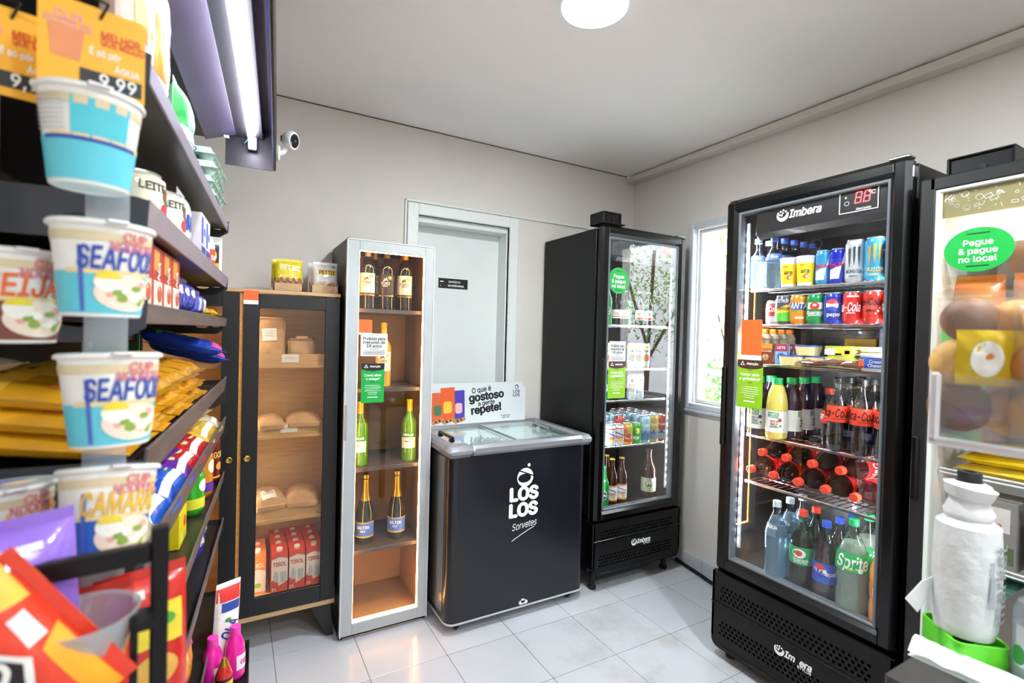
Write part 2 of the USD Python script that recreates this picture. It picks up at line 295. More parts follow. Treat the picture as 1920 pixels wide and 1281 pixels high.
def grille_plate(W, z0, z1):
    H = z1 - z0; r = .035
    P = sbox(r, r, W - r, H).buffer(r, join_style=1, quad_segs=6).intersection(sbox(0, 0, W, H)); holes = []
    for zc in (H * .74, H * .28):
        n = int((W - .09) / .0205)
        for i in range(n):
            for q in range(4):
                holes.append(Point(.045 + i * .0205 + (q % 2) * .01, zc + (q - 1.5) * .0175).buffer(.0064, quad_segs=2))
    return P.difference(union_all(holes))
def cooler(p, W, D, logo, shelves, xl, bottom, light_in, pf):
    """front faces -y with its door skin at y = 0; x runs 0..W, depth to y = D; the well is open behind the glass"""
    ZB, ZT = .10, 2.015; t = .035; yb = .055
    part(p, 'cabinet', [bx(0, t, yb, D, .39, ZT, .004), bx(W - t, W, yb, D, .39, ZT, .004), bx(t, W - t, D - t, D, .39, ZT), bx(t, W - t, yb, D, ZT - .05, ZT), bx(0, W, yb + .005, D, ZB, .425, .004)], BLACK, False)
    LIN = mat('#26221f', .32, noise=(10, .12), coat=.25)
    part(p, 'liner', [bx(t, t + .004, yb, D - t, .425, ZT - .05), bx(W - t - .004, W - t, yb, D - t, .425, ZT - .05), bx(t, W - t, D - t - .004, D - t, .425, ZT - .05), bx(t + .004, W - t - .004, yb, D - t - .004, .425, .435)], LIN, False, 'dark glossy inside of the cooler')
    dr = part(p, 'door_frame', bars(0, W, .392, 2.03, .060, .0, .05, .016), BLACKG, 25)
    part(dr, 'gasket', bars(.058, W - .058, .450, 1.972, .012, .012, .05, .003), mat('#676c70', .35, noise=(30, .1)), False)
    gl = part(p, 'glass_pane', bx(.064, W - .064, .016, .019, .456, 1.966), pane(pf), False)
    part(p, 'handle', [bx(.012, .034, -.012, .002, .95, 1.30, .006)], BLACK, 25)
    part(p, 'hinge', [bx(W - .07, W - .01, .01, .06, 2.028, 2.040, .004), bx(W - .012, W + .002, .015, .05, 1.96, 2.0, .003)], STEEL, False)
    fa = part(p, 'header_panel', [bx(.115, W - .058, .03, .085, 1.848, 1.976, .020)], mat('#242427', .28, coat=.3, noise=(30, .08)), 30)
    part(fa, 'lettering', front(brand(.126), .338, .0295, 1.926), INKW, False)
    dp = part(p, 'temperature_display', front(ext(union_all([sbox(-.058, -.034, .058, .036), Polygon([(-.036, -.034), (.0, -.034), (-.008, -.05), (-.028, -.05)])]).buffer(.006, quad_segs=3), .003), W - .165, .030, 1.9240), mat('#1b1b1e', .3), False)
    part(dp, 'display_outline', front(ext(sbox(-.062, -.038, .062, .040).buffer(.002).difference(sbox(-.0605, -.0365, .0605, .0385)), .0006), W - .165, .027, 1.9240), INKW, False)
    seg = [sbox(-.009, .017, .009, .020), sbox(-.009, -.0015, .009, .0015), sbox(-.009, -.020, .009, -.017), sbox(-.0105, .002, -.0075, .018), sbox(.0075, .002, .0105, .018), sbox(-.0105, -.018, -.0075, -.002), sbox(.0075, -.018, .0105, -.002)]
    part(dp, 'digits', [front(ext(affinity.skew(affinity.translate(union_all(seg), dx), 8), .0006), W - .155, .027, 1.9340) for dx in (-.010, .018)] + [front(spot(.0016, .0016, 8), W - .150, .027, 1.9150)], mat('#ff2a2a', .4, emit=5.), False, 'red lit digits')
    part(dp, 'lettering', [front(txt('°C', .014, True), W - .122, .027, 1.9440), front(fit('Controle', .045, .007, bold=True), W - .148, .027, 1.8940), front(fit('Inteligente', .05, .007, bold=True), W - .148, .027, 1.8940), front(ext(Point(0, 0).buffer(.008).difference(Point(0, 0).buffer(.0065)), .0005), W - .203, .027, 1.9190)], INKW, False)
    part(dp, 'indicator_light', front(spot(.003, .003, 10), W - .207, .027, 1.9410), mat('#7dff3a', .4, emit=3.), False)
    for z in shelves:
        s = part(p, 'shelf', [bx(xl, W - .045, .075, .079, z - .012, z + .001, .001), bx(xl, W - .045, .072, .083, z - .005, z, .002)], CHROME, False)
        part(s, 'wire', [rod((xl + .006 + i * .0262, .085, z - .004), (xl + .006 + i * .0262, D - .06, z - .004), .0018, 5) for i in range(int((W - .05 - xl) / .0262) + 1)] + [rod((xl, yy, z - .008), (W - .045, yy, z - .008), .003, 6) for yy in (.2, .35, D - .07)], CHROME, False)
    for x_, nm in ((.072, 0), (W - .06, 1)):
        q = part(p, 'light_strip', bx(x_ - .008, x_ + .008, .060, .070, .50, 1.93, .002), mat('#e8ecf0', .3, noise=(20, .02)), False)
        part(q, 'lights', [bx(x_ - .004, x_ + .004, .057, .0605, z - .008, z + .008, .001) for z in np.arange(.53, 1.92, .045)], LEDW, False)
        l = UsdLux.RectLight.Define(stage, fresh(p, 'glow')); l.CreateWidthAttr(.012); l.CreateHeightAttr(1.38); l.CreateIntensityAttr(light_in); l.CreateColorAttr(Gf.Vec3f(.93, .97, 1.))
        l.AddTranslateOp().Set(Gf.Vec3d(x_ + (.012 if nm == 0 else -.012), .075, 1.2)); l.AddRotateXYZOp().Set(Gf.Vec3f(90, 0, -35 if nm == 0 else 35))
    g0, g1 = bottom
    gp = part(p, 'grille', front(ext(grille_plate(W + .008, g0, g1), .012), -.004, .012, g0), BLACK, False, 'perforated plinth panel')
    part(p, 'grille_step', [bx(-.006, W + .006, -.006, .008, g0 + .192, g0 + .201, .003), bx(-.008, .010, .0, .06, g0 + .04, g1, .004), bx(W - .01, W + .008, .0, .06, g0 + .04, g1, .004), bx(.05, W - .05, -.004, .004, g0 + .008, g0 + .02, .003)], BLACKG, False)
    part(gp, 'lettering', front(brand(.105, 'STYLUS', logo), W * .53 + .02, .0, g0 + .148), INKW, False)
    for x_ in (.05, W - .05):
        for y_ in (.07, D - .07): part(p, 'foot', lathe([(0, 0), (.022, 0), (.024, .012), (.016, .02), (.016, .1), (0, .1)], 16), RUB) if 0 else part(p, 'foot', mv(lathe([(0, 0), (.022, 0), (.024, .012), (.016, .02), (.016, .102), (0, .102)], 16), x_, y_, 0), RUB)
C2 = thing('drinks_cooler', 'tall black glass-door drinks cooler in the back corner, with beer inside', 'cooler', (-.768, -.60, 0))
cooler(C2, .655, .575, 'Imbera', (1.490, 1.235, 1.052, .787), .045, (.096, .389), 24., .065)
sticker(C2, .135, 1.732, .016, .075, .073, 'round'); sticker(C2, .140, 1.338, .016, .117, .112, 'age'); sticker(C2, .141, 1.178, .016, .125, .205, 'how')
C1 = thing('drinks_cooler', 'tall black glass-door drinks cooler right of the window, packed with soft drinks', 'cooler', (-.60, -1.237, 0), (0, 0, -90))
cooler(C1, .692, .575, 'Im  era', (1.640, 1.487, 1.320, 1.010, .806), .085, (.050, .385), 60., .032)
sticker(C1, .137, 1.42, .016, .098, .165, 'tag') if 0 else sticker(C1, .137, 1.43, .016, .094, .150, 'tag'); sticker(C1, .135, 1.232, .016, .118, .205, 'how')
# payment boxes on top
def topbox(p, w, d, h):
    part(p, 'tray', [bx(0, w, 0, d, 0, .006, .002), bx(0, .006, 0, d, 0, h, .002), bx(w - .006, w, 0, d, 0, h, .002), bx(0, w, d - .006, d, 0, h, .002), bx(0, w, 0, d, h - .006, h, .002), bx(.006, w - .006, .008, .014, .0, h - .004, .002)], BLACK, False)
    part(p, 'lip', bx(-.012, w + .014, -.014, .03, -.002, .004, .001), BLACK, False); part(p, 'button', mv(rotm(cyl(.008, 0, .006, n=14), 90, (1, 0, 0)), w * .55, .008, h * .45), CHROME if w > .2 else RUB)
put(('lock_box', 0), topbox, 'small open black metal box on top of the corner drinks cooler', 'box', (-.745, -.575, 2.042), args=(.13, .12, .066))
# ------------------------------------------------------------------ chest freezer
F = thing('chest_freezer', 'black ice cream chest freezer with sliding glass lids and white lettering', 'freezer', (-1.622, -.60, 0))
FW, FD = .79, .55
part(F, 'body', ext(sbox(.045, .045, FW - .045, FD - .045).buffer(.045, quad_segs=6).difference(sbox(.036, .045, FW - .036, FD - .05)), .785).apply_translation((0, 0, .06)), mat('#101018', .35, coat=.25, noise=(8, .08)), 40)
part(F, 'side_panel', bx(-.003, .003, .06, FD - .05, .09, .83, .001), mat('#8d8a86', .28, metal=.85, noise=(4, .15), stretch=(1, 1, .2)), False)
part(F, 'base_rim', ext(sbox(.045, .045, FW - .045, FD - .045).buffer(.048, quad_segs=6), .008).apply_translation((0, 0, .052)), mat('#c8c8cb', .4), 40)
ALF = mat('#a9abb0', .32, metal=.6, noise=(50, .05), stretch=(1, 30, 30)); CORN = mat('#8c8e93', .45, metal=.2, noise=(40, .04))
rim = lambda x0, x1, y0, y1: bx(x0, x1, y0, y1, .842, .892, .014)
part(F, 'lid_rail', rim(.10, FW - .04, -.026, .045), ALF, 40); part(F, 'lid_rail', rim(.06, FW - .06, FD - .055, FD + .01), ALF, 40); part(F, 'lid_rail', rim(-.02, .042, .06, FD - .04), CORN, 40); part(F, 'lid_rail', rim(FW - .042, FW + .02, .06, FD - .04), ALF, 40)
for x0, x1, y0, y1 in ((-.022, .115, -.029, .075), (FW - .075, FW + .022, -.029, .075), (-.022, .075, FD - .075, FD + .012), (FW - .075, FW + .022, FD - .075, FD + .012)):
    part(F, 'lid_corner', bx(x0, x1, y0, y1, .838, .893, .02), CORN, 40)
part(F, 'well', [bx(.04, FW - .04, .045, FD - .05, .77, .78), bx(.036, .042, .045, FD - .05, .62, .86), bx(FW - .042, FW - .036, .045, FD - .05, .62, .86), bx(.04, FW - .04, .045, .05, .62, .86), bx(.04, FW - .04, FD - .055, FD - .05, .62, .86)], mat('#f2f5f6', .6, noise=(6, .03)), False)
FG = pane(.02, '#f4faf8')
l1 = part(F, 'glass_lid', bx(.045, .40, .048, FD - .058, .874, .878), FG, False); l2 = part(F, 'glass_lid', bx(.375, FW - .045, .048, FD - .058, .883, .887), FG, False)
[part(l2, 'lid_edge', bx(x_, x_ + .007, .046, FD - .056, .880, .891, .001), ALF, False) for x_ in (.372, FW - .052)]; part(l1, 'lid_edge', [bx(.044, .050, .046, FD - .056, .872, .881, .001)], ALF, False)
for lx, z in ((.06, .880), (FW - .16, .889)):
    h = part(F, 'lid_handle', [bx(lx - .012, lx + .012, .12, .15, z, z + .022, .006), bx(lx - .012, lx + .012, .27, .30, z, z + .022, .006), bx(lx - .012, lx + .012, .12, .30, z + .018, z + .030, .006)], BLACKG if lx < .3 else STEEL, 30)
part(F, 'lock_plate', [front(rrect(.05, .018, .008, .004), .41, .0, .075), front(spot(.012, .010, 16, .004), .408, .0, .084)], mat('#e6e6e4', .4), False, 'small white drain cover')
lg = [front(ext(Point(0, 0).buffer(.047, quad_segs=10).difference(affinity.translate(affinity.scale(Point(0, 0).buffer(1, quad_segs=10), .037, .022), -.004, -.004)).difference(affinity.rotate(sbox(-.06, .019, .06, .025), -22)), .0006), .405, 0, .705), front(spot(.009, .009, 16, .0006), .425, 0, .765),
      front(heavy('LOS', .160, .062, .005), .402, 0, .625), front(heavy('LOS', .160, .062, .005), .400, 0, .545), front(rotm(fit('Sorvetes', .145, .034, slant=.35), 5), .408, 0, .468)]
sw = [(x, -.0 + .055 * x / .13 - .5 * (x - .07) ** 2) for x in np.linspace(0, .13, 12)]
lg.append(front(mv(poly(sw + [(x, y + .004) for x, y in sw[::-1]]), .335, .395), 0, 0, 0))
part(F, 'lettering', lg, INKW, False, 'white emblem and lettering on the front')
for x_ in (.07, FW - .07):
    for y_ in (.06, FD - .06):
        c = part(F, 'caster', [mv(rotm(lathe([(.0, -.009), (.024, -.009), (.027, -.005), (.027, .005), (.024, .009), (0, .009)], 20), 90, (0, 1, 0)), x_, y_, .027)], RUB)
        part(c, 'caster_fork', [bx(x_ - .016, x_ + .016, y_ - .016, y_ + .018, .052, .058, .002), bx(x_ - .014, x_ - .011, y_ - .01, y_ + .012, .025, .055), bx(x_ + .011, x_ + .014, y_ - .01, y_ + .012, .025, .055)], STEEL, False)
# advert board standing on the freezer's back rail
A = thing('advert_board', 'white ice cream advert board with lettering standing on the back of the freezer', 'sign', (-1.535, -.085, .893))
part(A, 'board', front(ext(union_all([sbox(0, 0, .612, .205), sbox(.0, 0, .59, .236)]).buffer(-.006).buffer(.006), .004), 0, 0, 0), mat('#dfe2e4', .35, noise=(10, .02)), False)
part(A, 'lettering', [front(rotm(fit('O que é', .125, .030, bold=True), 7), .31, -.004, .196), front(rotm(heavy('gostoso', .25, .044, .0022), 6), .345, -.004, .158), front(rotm(fit('a gente', .11, .026, bold=True), 6), .345, -.004, .118), front(rotm(heavy('repete!', .22, .044, .0022), 6), .345, -.004, .083),
    front(fit('LOS', .056, .018, bold=True), .548, -.004, .178), front(fit('LOS', .056, .018, bold=True), .548, -.004, .155), front(ext(Point(0, 0).buffer(.013).difference(Point(-.001, -.001).buffer(.009)), .0005), .548, -.004, .205), front(fit('Para saber mais', .075, .006, bold=True), .475, -.004, .035), front(fit('acesse o site', .07, .006, bold=True), .475, -.004, .024)], INKK, False)
for (x_, z_, w_, h_, c_, e_) in ((.04, .105, .075, .16, '#e2683c', '#4d7a55'), (.10, .12, .085, .185, '#e9602c', '#f2c53d'), (.168, .112, .072, .165, '#4a3fae', '#efb9b4')):
    q = part(A, 'printed_pack', front(rotm(rrect(w_, h_, .003, .0006), 2), x_, -.004 - .0005 * (w_ > .08), z_), PAPER(c_), False); part(q, 'picture', front(rotm(rrect(w_ * .6, h_ * .36, .012, .0004), 3), x_, -.0052, z_ - .02), PAPER(e_), False)
part(A, 'printed_chunks', [front(spot(.017, .012, 10, .0006), .02 + i * .022, -.0052, .016 + .006 * (i % 3)) for i in range(9)], PAPER('#c98a55'), False)
# ------------------------------------------------------------------ wine cabinet
Wn = thing('wine_cabinet', 'narrow lit wine cabinet with a pale framed glass door and dark sides', 'cabinet', (-2.062, -.41, 0))
WW, WD = .412, .395
DK = mat('#181412', .45, noise=(12, .12)); WIN = mat('#8f7048', .6, noise=(5, .08)); FRM = mat('#b3b7b8', .42, noise=(14, .02))
part(Wn, 'side_panel', bx(0, .018, .022, WD, 0, 1.83, .001), DK, False); part(Wn, 'side_panel', bx(WW - .018, WW, .022, WD, 0, 1.83, .001), DK, False)
part(Wn, 'top_panel', bx(.018, WW - .018, .022, WD, 1.812, 1.83), DK, False); part(Wn, 'back_panel', bx(.018, WW - .018, WD - .012, WD, .03, 1.812), WIN, False); part(Wn, 'base_panel', bx(.022, WW - .022, .024, WD - .012, .048, .056), WIN, False); part(Wn, 'plinth', bx(.018, WW - .018, .03, WD - .012, 0, .048), DK, False)
part(Wn, 'lining', [bx(.018, .022, .024, WD - .012, .048, 1.812), bx(WW - .022, WW - .018, .024, WD - .012, .048, 1.812)], WIN, False)
for m_ in [bx(.003, .055, 0, .02, .022, 1.826, .002), bx(WW - .048, WW - .003, 0, .02, .022, 1.826, .002), bx(.055, WW - .048, 0, .02, 1.782, 1.826, .002), bx(.055, WW - .048, 0, .02, .022, .075, .002)]: part(Wn, 'door_rail', m_, FRM, False)
part(Wn, 'door_trim', [bx(.0, .004, -.002, .022, .02, 1.83), bx(WW - .004, WW, -.002, .022, .02, 1.83), bx(.0, WW, -.002, .022, 1.826, 1.83)], TRIMW, False)
part(Wn, 'finger_grip', bx(.002, .014, -.004, .01, .92, 1.08, .002), mat('#a79a9c', .4), False)
part(Wn, 'glass_pane', bx(.055, WW - .048, .009, .012, .075, 1.782), pane(.022), False)
WARM = mat('#ffb868', .4, emit=13.)
part(Wn, 'light_strip', [bx(.055, .0585, .013, .02, .075, 1.782), bx(WW - .0515, WW - .048, .013, .02, .075, 1.782), bx(.055, WW - .048, .013, .02, 1.778, 1.782), bx(.055, WW - .048, .013, .02, .075, .083)], WARM, False, 'warm light strip round the door opening')
for z in (1.519, 1.147, .775, .389): part(Wn, 'shelf', bx(.023, WW - .023, .04, WD - .013, z - .018, z, .001), mat('#4a413b', .4, noise=(8, .1)), False)
sticker(Wn, .090, 1.437, .009, .058, .060, 'tag'); sticker(Wn, .130, 1.352, .009, .122, .105, 'age'); sticker(Wn, .127, 1.175, .009, .105, .182, 'how_wine')
part(Wn, 'catch', tube([(.005, .03, 1.83), (.01, .035, 1.838), (.02, .035, 1.838), (.024, .03, 1.83)], .0015), STEEL)
# ------------------------------------------------------------------ black two-door cabinet
B = thing('pantry_cabinet', 'black two-door pantry cabinet with wooden inside, glazed doors and tapered legs', 'cabinet', (-2.872, -.33, 0))
BW, BD = .80, .315
BK = mat('#121113', .4, noise=(14, .1)); BIN = mat('#c4a577', .55, noise=(4, .12), stretch=(2, 2, 30))
part(B, 'top_panel', bx(0, BW, .0, BD, 1.566, 1.582, .001), WOOD, False); part(B, 'base_panel', bx(0, BW, .0, BD, .150, .232, .001), WOOD, False)
part(B, 'side_panel', bx(0, .018, .02, BD, .168, 1.566), BK, False); part(B, 'side_panel', bx(BW - .018, BW, .02, BD, .168, 1.566), BK, False); part(B, 'divider', bx(.394, .410, .022, BD - .01, .232, 1.566), BIN, False); part(B, 'back_panel', bx(.018, BW - .018, BD - .012, BD - .004, .23, 1.566), BIN, False); part(B, 'lining', [bx(.018, .022, .02, BD - .012, .23, 1.566), bx(BW - .022, BW - .018, .02, BD - .012, .23, 1.566)], BIN, False)
for x0 in (.002, .407):
    x1 = x0 + .391
    dd = part(B, 'door', [bx(x0, x0 + .062, -.002, .018, .172, 1.562, .001), bx(x1 - .062, x1, -.002, .018, .172, 1.562, .001), bx(x0 + .062, x1 - .062, -.002, .018, 1.502, 1.562, .001), bx(x0 + .062, x1 - .062, -.002, .018, .172, .248, .001)], BK, False)
    part(dd, 'glass_pane', bx(x0 + .062, x1 - .062, .006, .009, .248, 1.502), pane(.025, '#f8f2ea'), False)
    kx = x1 - .030 if x0 < .3 else x0 + .022
    part(dd, 'knob', mv(rotm(lathe([(0, 0), (.007, 0), (.006, .008), (.013, .013), (.013, .018), (.010, .020), (0, .017)], 18), 90, (1, 0, 0)), kx, -.002, .862), mat('#c9a24e', .25, metal=.9))
part(B, 'gap_edge', bx(.3945, .4055, .004, .022, .172, 1.562), mat('#c98a3c', .5, noise=(8, .2), stretch=(1, 1, 8)), False)
for x0 in (.0235, .4115):
    part(B, 'light_strip', bx(x0, x0 + .006, .024, .034, .25, 1.54, .001), mat('#ffe8cc', .4, emit=10.), False, 'warm light strip hidden behind the door stile')
for z in (1.241, .927, .553):
    for x0, x1 in ((.022, .394), (.410, BW - .022)): part(B, 'shelf', bx(x0, x1, .03, BD - .012, z, z + .016, .001), WOOD, False)
for fx, s_ in ((BW - .08, 1), (.08, -1)):
    for y0 in (.004, BD - .034):
        l_ = ext(Polygon([(fx - .03 * s_, .168), (fx + .06 * s_, .168), (fx + .078 * s_, 0), (fx + .048 * s_, 0)]), .03); part(B, 'leg', front(l_, 0, y0 + .03, 0), BK, False)
s_ = part(B, 'orange_tag', bx(.407, .463, -.0032, -.002, 1.533, 1.574), ORANGE, False, 'plain orange square tag on the door corner'); part(s_, 'tag_margin', bx(.407, .463, -.0032, -.002, 1.516, 1.533), INKW, False)
# right-hand open-fronted white freezer
R = thing('snack_cooler', 'black framed white-lined upright cooler at the right edge with a green round sticker', 'cooler', (-.62, -1.964, 0), (0, 0, -90))
RW, RD = .70, .58
WL = mat('#e6e4e0', .5, noise=(8, .02))
part(R, 'cabinet', [bx(0, .03, .05, RD, .08, 1.93, .003), bx(RW - .03, RW, .05, RD, .08, 1.93, .003), bx(0, RW, RD - .03, RD, .08, 1.93), bx(0, RW, .05, RD, 1.89, 1.93), bx(0, RW, .05, RD, .08, .40)], BLACK, False)
part(R, 'liner', [bx(.03, .045, .05, RD - .03, .40, 1.89), bx(RW - .045, RW - .03, .05, RD - .03, .40, 1.89), bx(.03, RW - .03, RD - .045, RD - .03, .40, 1.89), bx(.045, RW - .045, .05, RD - .045, .40, .41), bx(.045, RW - .045, .06, RD - .045, 1.72, 1.89)], WL, False)
dr = part(R, 'door_frame', bars(0, RW, .30, 1.933, .040, 0, .045, .004), mat('#161517', .45, noise=(40, .08)), False)
part(dr, 'gasket', bars(.038, RW - .038, .34, 1.895, .011, .004, .05, .002), mat('#dcdfd9', .4, noise=(20, .03)), False)
part(R, 'glass_pane', bx(.046, RW - .046, .014, .017, .348, 1.888), pane(.045), False)
part(R, 'handle', bx(.003, .022, -.010, .001, .93, 1.13, .005), BLACKG, 30)
hd = part(R, 'header_film', bx(.052, RW - .05, .0175, .0185, 1.805, 1.885), mat('#8d8456', .6, noise=(12, .06)), False, 'olive printed film with white doodles')
rr = np.random.default_rng(3); D_ = []
for i in range(120):
    x, z, r = rr.uniform(.06, .64), rr.uniform(1.812, 1.878), rr.uniform(.003, .010); kk = i % 4
    sh = Point(0, 0).buffer(r, quad_segs=3); sh = sh.difference(sh.buffer(-.0014)) if kk == 0 else (Point(0, 0).buffer(.0018, quad_segs=2) if kk == 1 else (affinity.rotate(sbox(-r, -.0007, r, .0007), rr.uniform(0, 180)) if kk == 2 else affinity.rotate(sbox(-r, -r * .6, r, r * .6).difference(sbox(-r + .0014, -r * .6 + .0014, r - .0014, r * .6 - .0014)), rr.uniform(-30, 30))))
    D_.append(front(ext(sh, .0004), x, .0174, z))
part(hd, 'doodle', D_, INKW, False, kind='stuff')
for z in (1.30, 1.02, .76, .55): part(R, 'shelf', [rod((.05, .07 + i * .05, z), (RW - .05, .07 + i * .05, z), .0028, 6) for i in range(9)] + [rod((.05, .07, z + .012), (RW - .05, .07, z + .012), .0028, 6)], mat('#e9ebea', .35), 40)
part(R, 'light_bar', bx(.10, RW - .06, .045, .07, 1.765, 1.792, .004), mat('#fff6ea', .4, emit=8.), False)
sticker(R, .140, 1.700, .014, .079, .065, 'round'); s_ = part(R, 'instruction_card', bx(.062, .168, .0128, .014, 1.20, 1.50), GREEN, False, 'green instruction card'); part(s_, 'lettering', front(fit('QUEROTROCAR', .05, .006, bold=True), .11, .0128, 1.236), INKW, False)
put(('payment_box', 0), topbox, 'black metal box with a round steel button on top of the right-hand snack cooler', 'box', (-.50, -1.985, 1.935), rz=-90, args=(.162, .16, .082))
def aim(m, n, at):
    m = m.copy(); m.apply_transform(trimesh.geometry.align_vectors((0, 0, 1), n)); m.apply_translation(at); return m
def seccam(p):
    part(p, 'base', rotm(lathe([(0, 0), (.028, 0), (.030, .006), (.022, .012), (0, .012)], 24), 90, (0, 1, 0)), INKW); part(p, 'arm', tube([(.008, 0, 0), (.022, 0, .006), (.030, 0, .022)], .010, 10), INKW)
    n = np.array([.80, -.56, -.16]); c = (.046, -.006, .052)
    part(p, 'head', aim(lathe([(0, -.020), (.026, -.020), (.034, -.008), (.035, .008), (.031, .017), (0, .017)], 32), n, c), mat('#eceded', .3, noise=(10, .02)))
    part(p, 'lens_face', aim(lathe([(0, .0165), (.024, .0165), (.025, .019), (.018, .0205), (0, .0205)], 28), n, c), mat('#151316', .15, coat=.5)); part(p, 'lens', aim(lathe([(0, .020), (.006, .020), (.004, .023), (0, .024)], 14), n, c), mat('#5a5f66', .1, metal=.5)); part(p, 'tab', bx(.012, .030, .018, .03, .055, .075, .002), BLACK, False)
# ------------------------------------------------------------------ bottles, cans and packets
def rfun(prof):
    zs = [z for r, z in prof if r > 0]; rs = [r for r, z in prof if r > 0]
    o = np.argsort(np.array(zs) + np.arange(len(zs)) * 1e-7); zs, rs = np.array(zs)[o], np.array(rs)[o]
    return lambda z: np.interp(z, zs, rs)
def deco(p, R, items):
    for it in items:
        k = it[0]
        if k == 'band': part(p, 'label', band(R, it[2], it[3], *(it[4:6] or (-180, 180)), off=it[6] if len(it) > 6 else .0005, k=max(1, int((it[3] - it[2]) / .02))), PAPER(it[1]), True)
        elif k == 'text': part(p, 'lettering', wrap(fit(it[1], *it[2], **(it[6] if len(it) > 6 else {'bold': True})), lambda z: R(z) + .0008, it[3], it[4]), PAPER(it[5]), False)
        elif k == 'disc': part(p, 'emblem', wrap(fine(spot(it[4], it[5], 20), .012), lambda z: R(z) + (it[6] if len(it) > 6 else .0007), it[3], it[2]), PAPER(it[1]), False)
        elif k == 'poly': part(p, 'emblem', wrap(fine(poly(it[1]), .012), lambda z: R(z) + (it[5] if len(it) > 5 else .0007), it[2], it[3]), PAPER(it[4]), False)
def can(p, r, h, m, items=(), top='#c8c9cc'):
    prof = [(0, .002), (r * .72, .002), (r * .78, 0), (r * .82, .002), (r * .98, .011), (r, .018), (r, h - .020), (r * .97, h - .014), (r * .84, h - .004), (0, h - .004)]
    part(p, 'body', lathe(prof, 28), m); part(p, 'lid', [lathe([(0, h - .005), (r * .78, h - .005), (r * .80, h - .002), (r * .83, h), (r * .86, h - .001), (r * .86, h - .004), (r * .80, h - .0065), (0, h - .0065)], 28), mv(spot(.010, .006, 14, .0012), 0, -.004, h - .005)], mat(top, .25, metal=.9, noise=(60, .05)))
    deco(p, rfun([(r, .018), (r, h - .02), (r * .97, h - .014)]), items)
def bottle(p, prof, m, cap=None, items=(), liquid=None, foil=None):
    part(p, 'body', lathe(prof, 28), m); R = rfun(prof)
    if liquid:
        lm, lev = liquid; z0 = prof[1][1] + .003
        zz = [z for z in np.linspace(z0, lev, 14)]; part(p, 'liquid', lathe([(0, z0)] + [(max(.001, float(R(z)) - .002), z) for z in zz] + [(0, lev)], 24), lm)
    if cap:
        r, z0, z1, cm = cap; part(p, 'cap', lathe([(0, z0), (r, z0), (r, z1 - .002), (r - .002, z1), (0, z1)], 20), cm); part(p, 'cap_ring', lathe([(0, z0 - .005), (r + .0005, z0 - .005), (r + .0005, z0 - .001), (0, z0 - .001)], 20), cm)
    if foil: part(p, 'foil', band(R, foil[0], foil[1], off=.0008, k=6) if not foil[3:] else lathe([(float(R(z)) + .001, z) for z in np.linspace(foil[0], foil[1] - .001, 10)] + [(0, foil[1] + .001)], 24), foil[2])
    deco(p, R, items)
def pet(h, r, neck=.0125, waist=0., shoulder=.55, ribs=0):
    """profile of a plastic drinks bottle"""
    zc = h - .018; P = [(0, .006), (r * .55, .0), (r * .86, .004), (r * .98, .018), (r, .04)]
    n = 22
    for i in range(1, n + 1):
        t = i / n; z = .04 + (zc - .03 - .04) * t
        q = r * (1 - waist * math.exp(-((t - .27) / .10) ** 2))
        if ribs and t < shoulder: q *= 1 - .03 * (math.sin(t * ribs * 2 * math.pi) > .55)
        if t > shoulder:
            u = (t - shoulder) / (1 - shoulder); q = neck + (r - neck) * (1 - u ** 1.55) ** .9
        P.append((q, z))
    return P + [(neck, zc - .012), (neck + .003, zc - .010), (neck + .003, zc - .007), (neck, zc - .006), (neck * .95, zc + .002), (0, zc + .002)]
def wine(h=.30, r=.0375): return [(0, .006), (r * .6, .002), (r * .92, 0), (r, .005), (r, h * .58), (r * .96, h * .63), (r * .78, h * .685), (r * .52, h * .73), (r * .40, h * .78), (.0140, h * .84), (.0135, h * .95), (.0150, h * .955), (.0150, h * .985), (.0135, h), (0, h)]
def beer(h=.245, r=.031): return [(0, .004), (r * .7, .001), (r * .95, 0), (r, .006), (r, h * .55), (r * .93, h * .62), (r * .62, h * .72), (r * .45, h * .82), (r * .40, h * .92), (r * .45, h * .94), (r * .42, h * .985), (0, h * .985)]
COLA = mat('#22100a', .08, coat=.8, noise=(20, .3)); PETC = pane(.05, '#f2f8fa'); WATER = tinted('#cfe9f6', .84, .02); REDCAP = mat('#ee4a30', .4, noise=(60, .05)); BLUECAP = mat('#3f62d8', .4, noise=(60, .05)); GRNCAP = mat('#19b05c', .4, noise=(60, .05)); BLKCAP = mat('#2a2c30', .4, noise=(60, .1)); CLRCAP = mat('#c8d4da', .3, noise=(60, .05)); ORCAP = mat('#f08a2c', .4, noise=(60, .05)); GOLD = mat('#c9a03a', .28, metal=.85, noise=(40, .15)); GOLDY = mat('#e5c12e', .35, metal=.3, noise=(40, .1))
NOTE = '#f2f2f0'
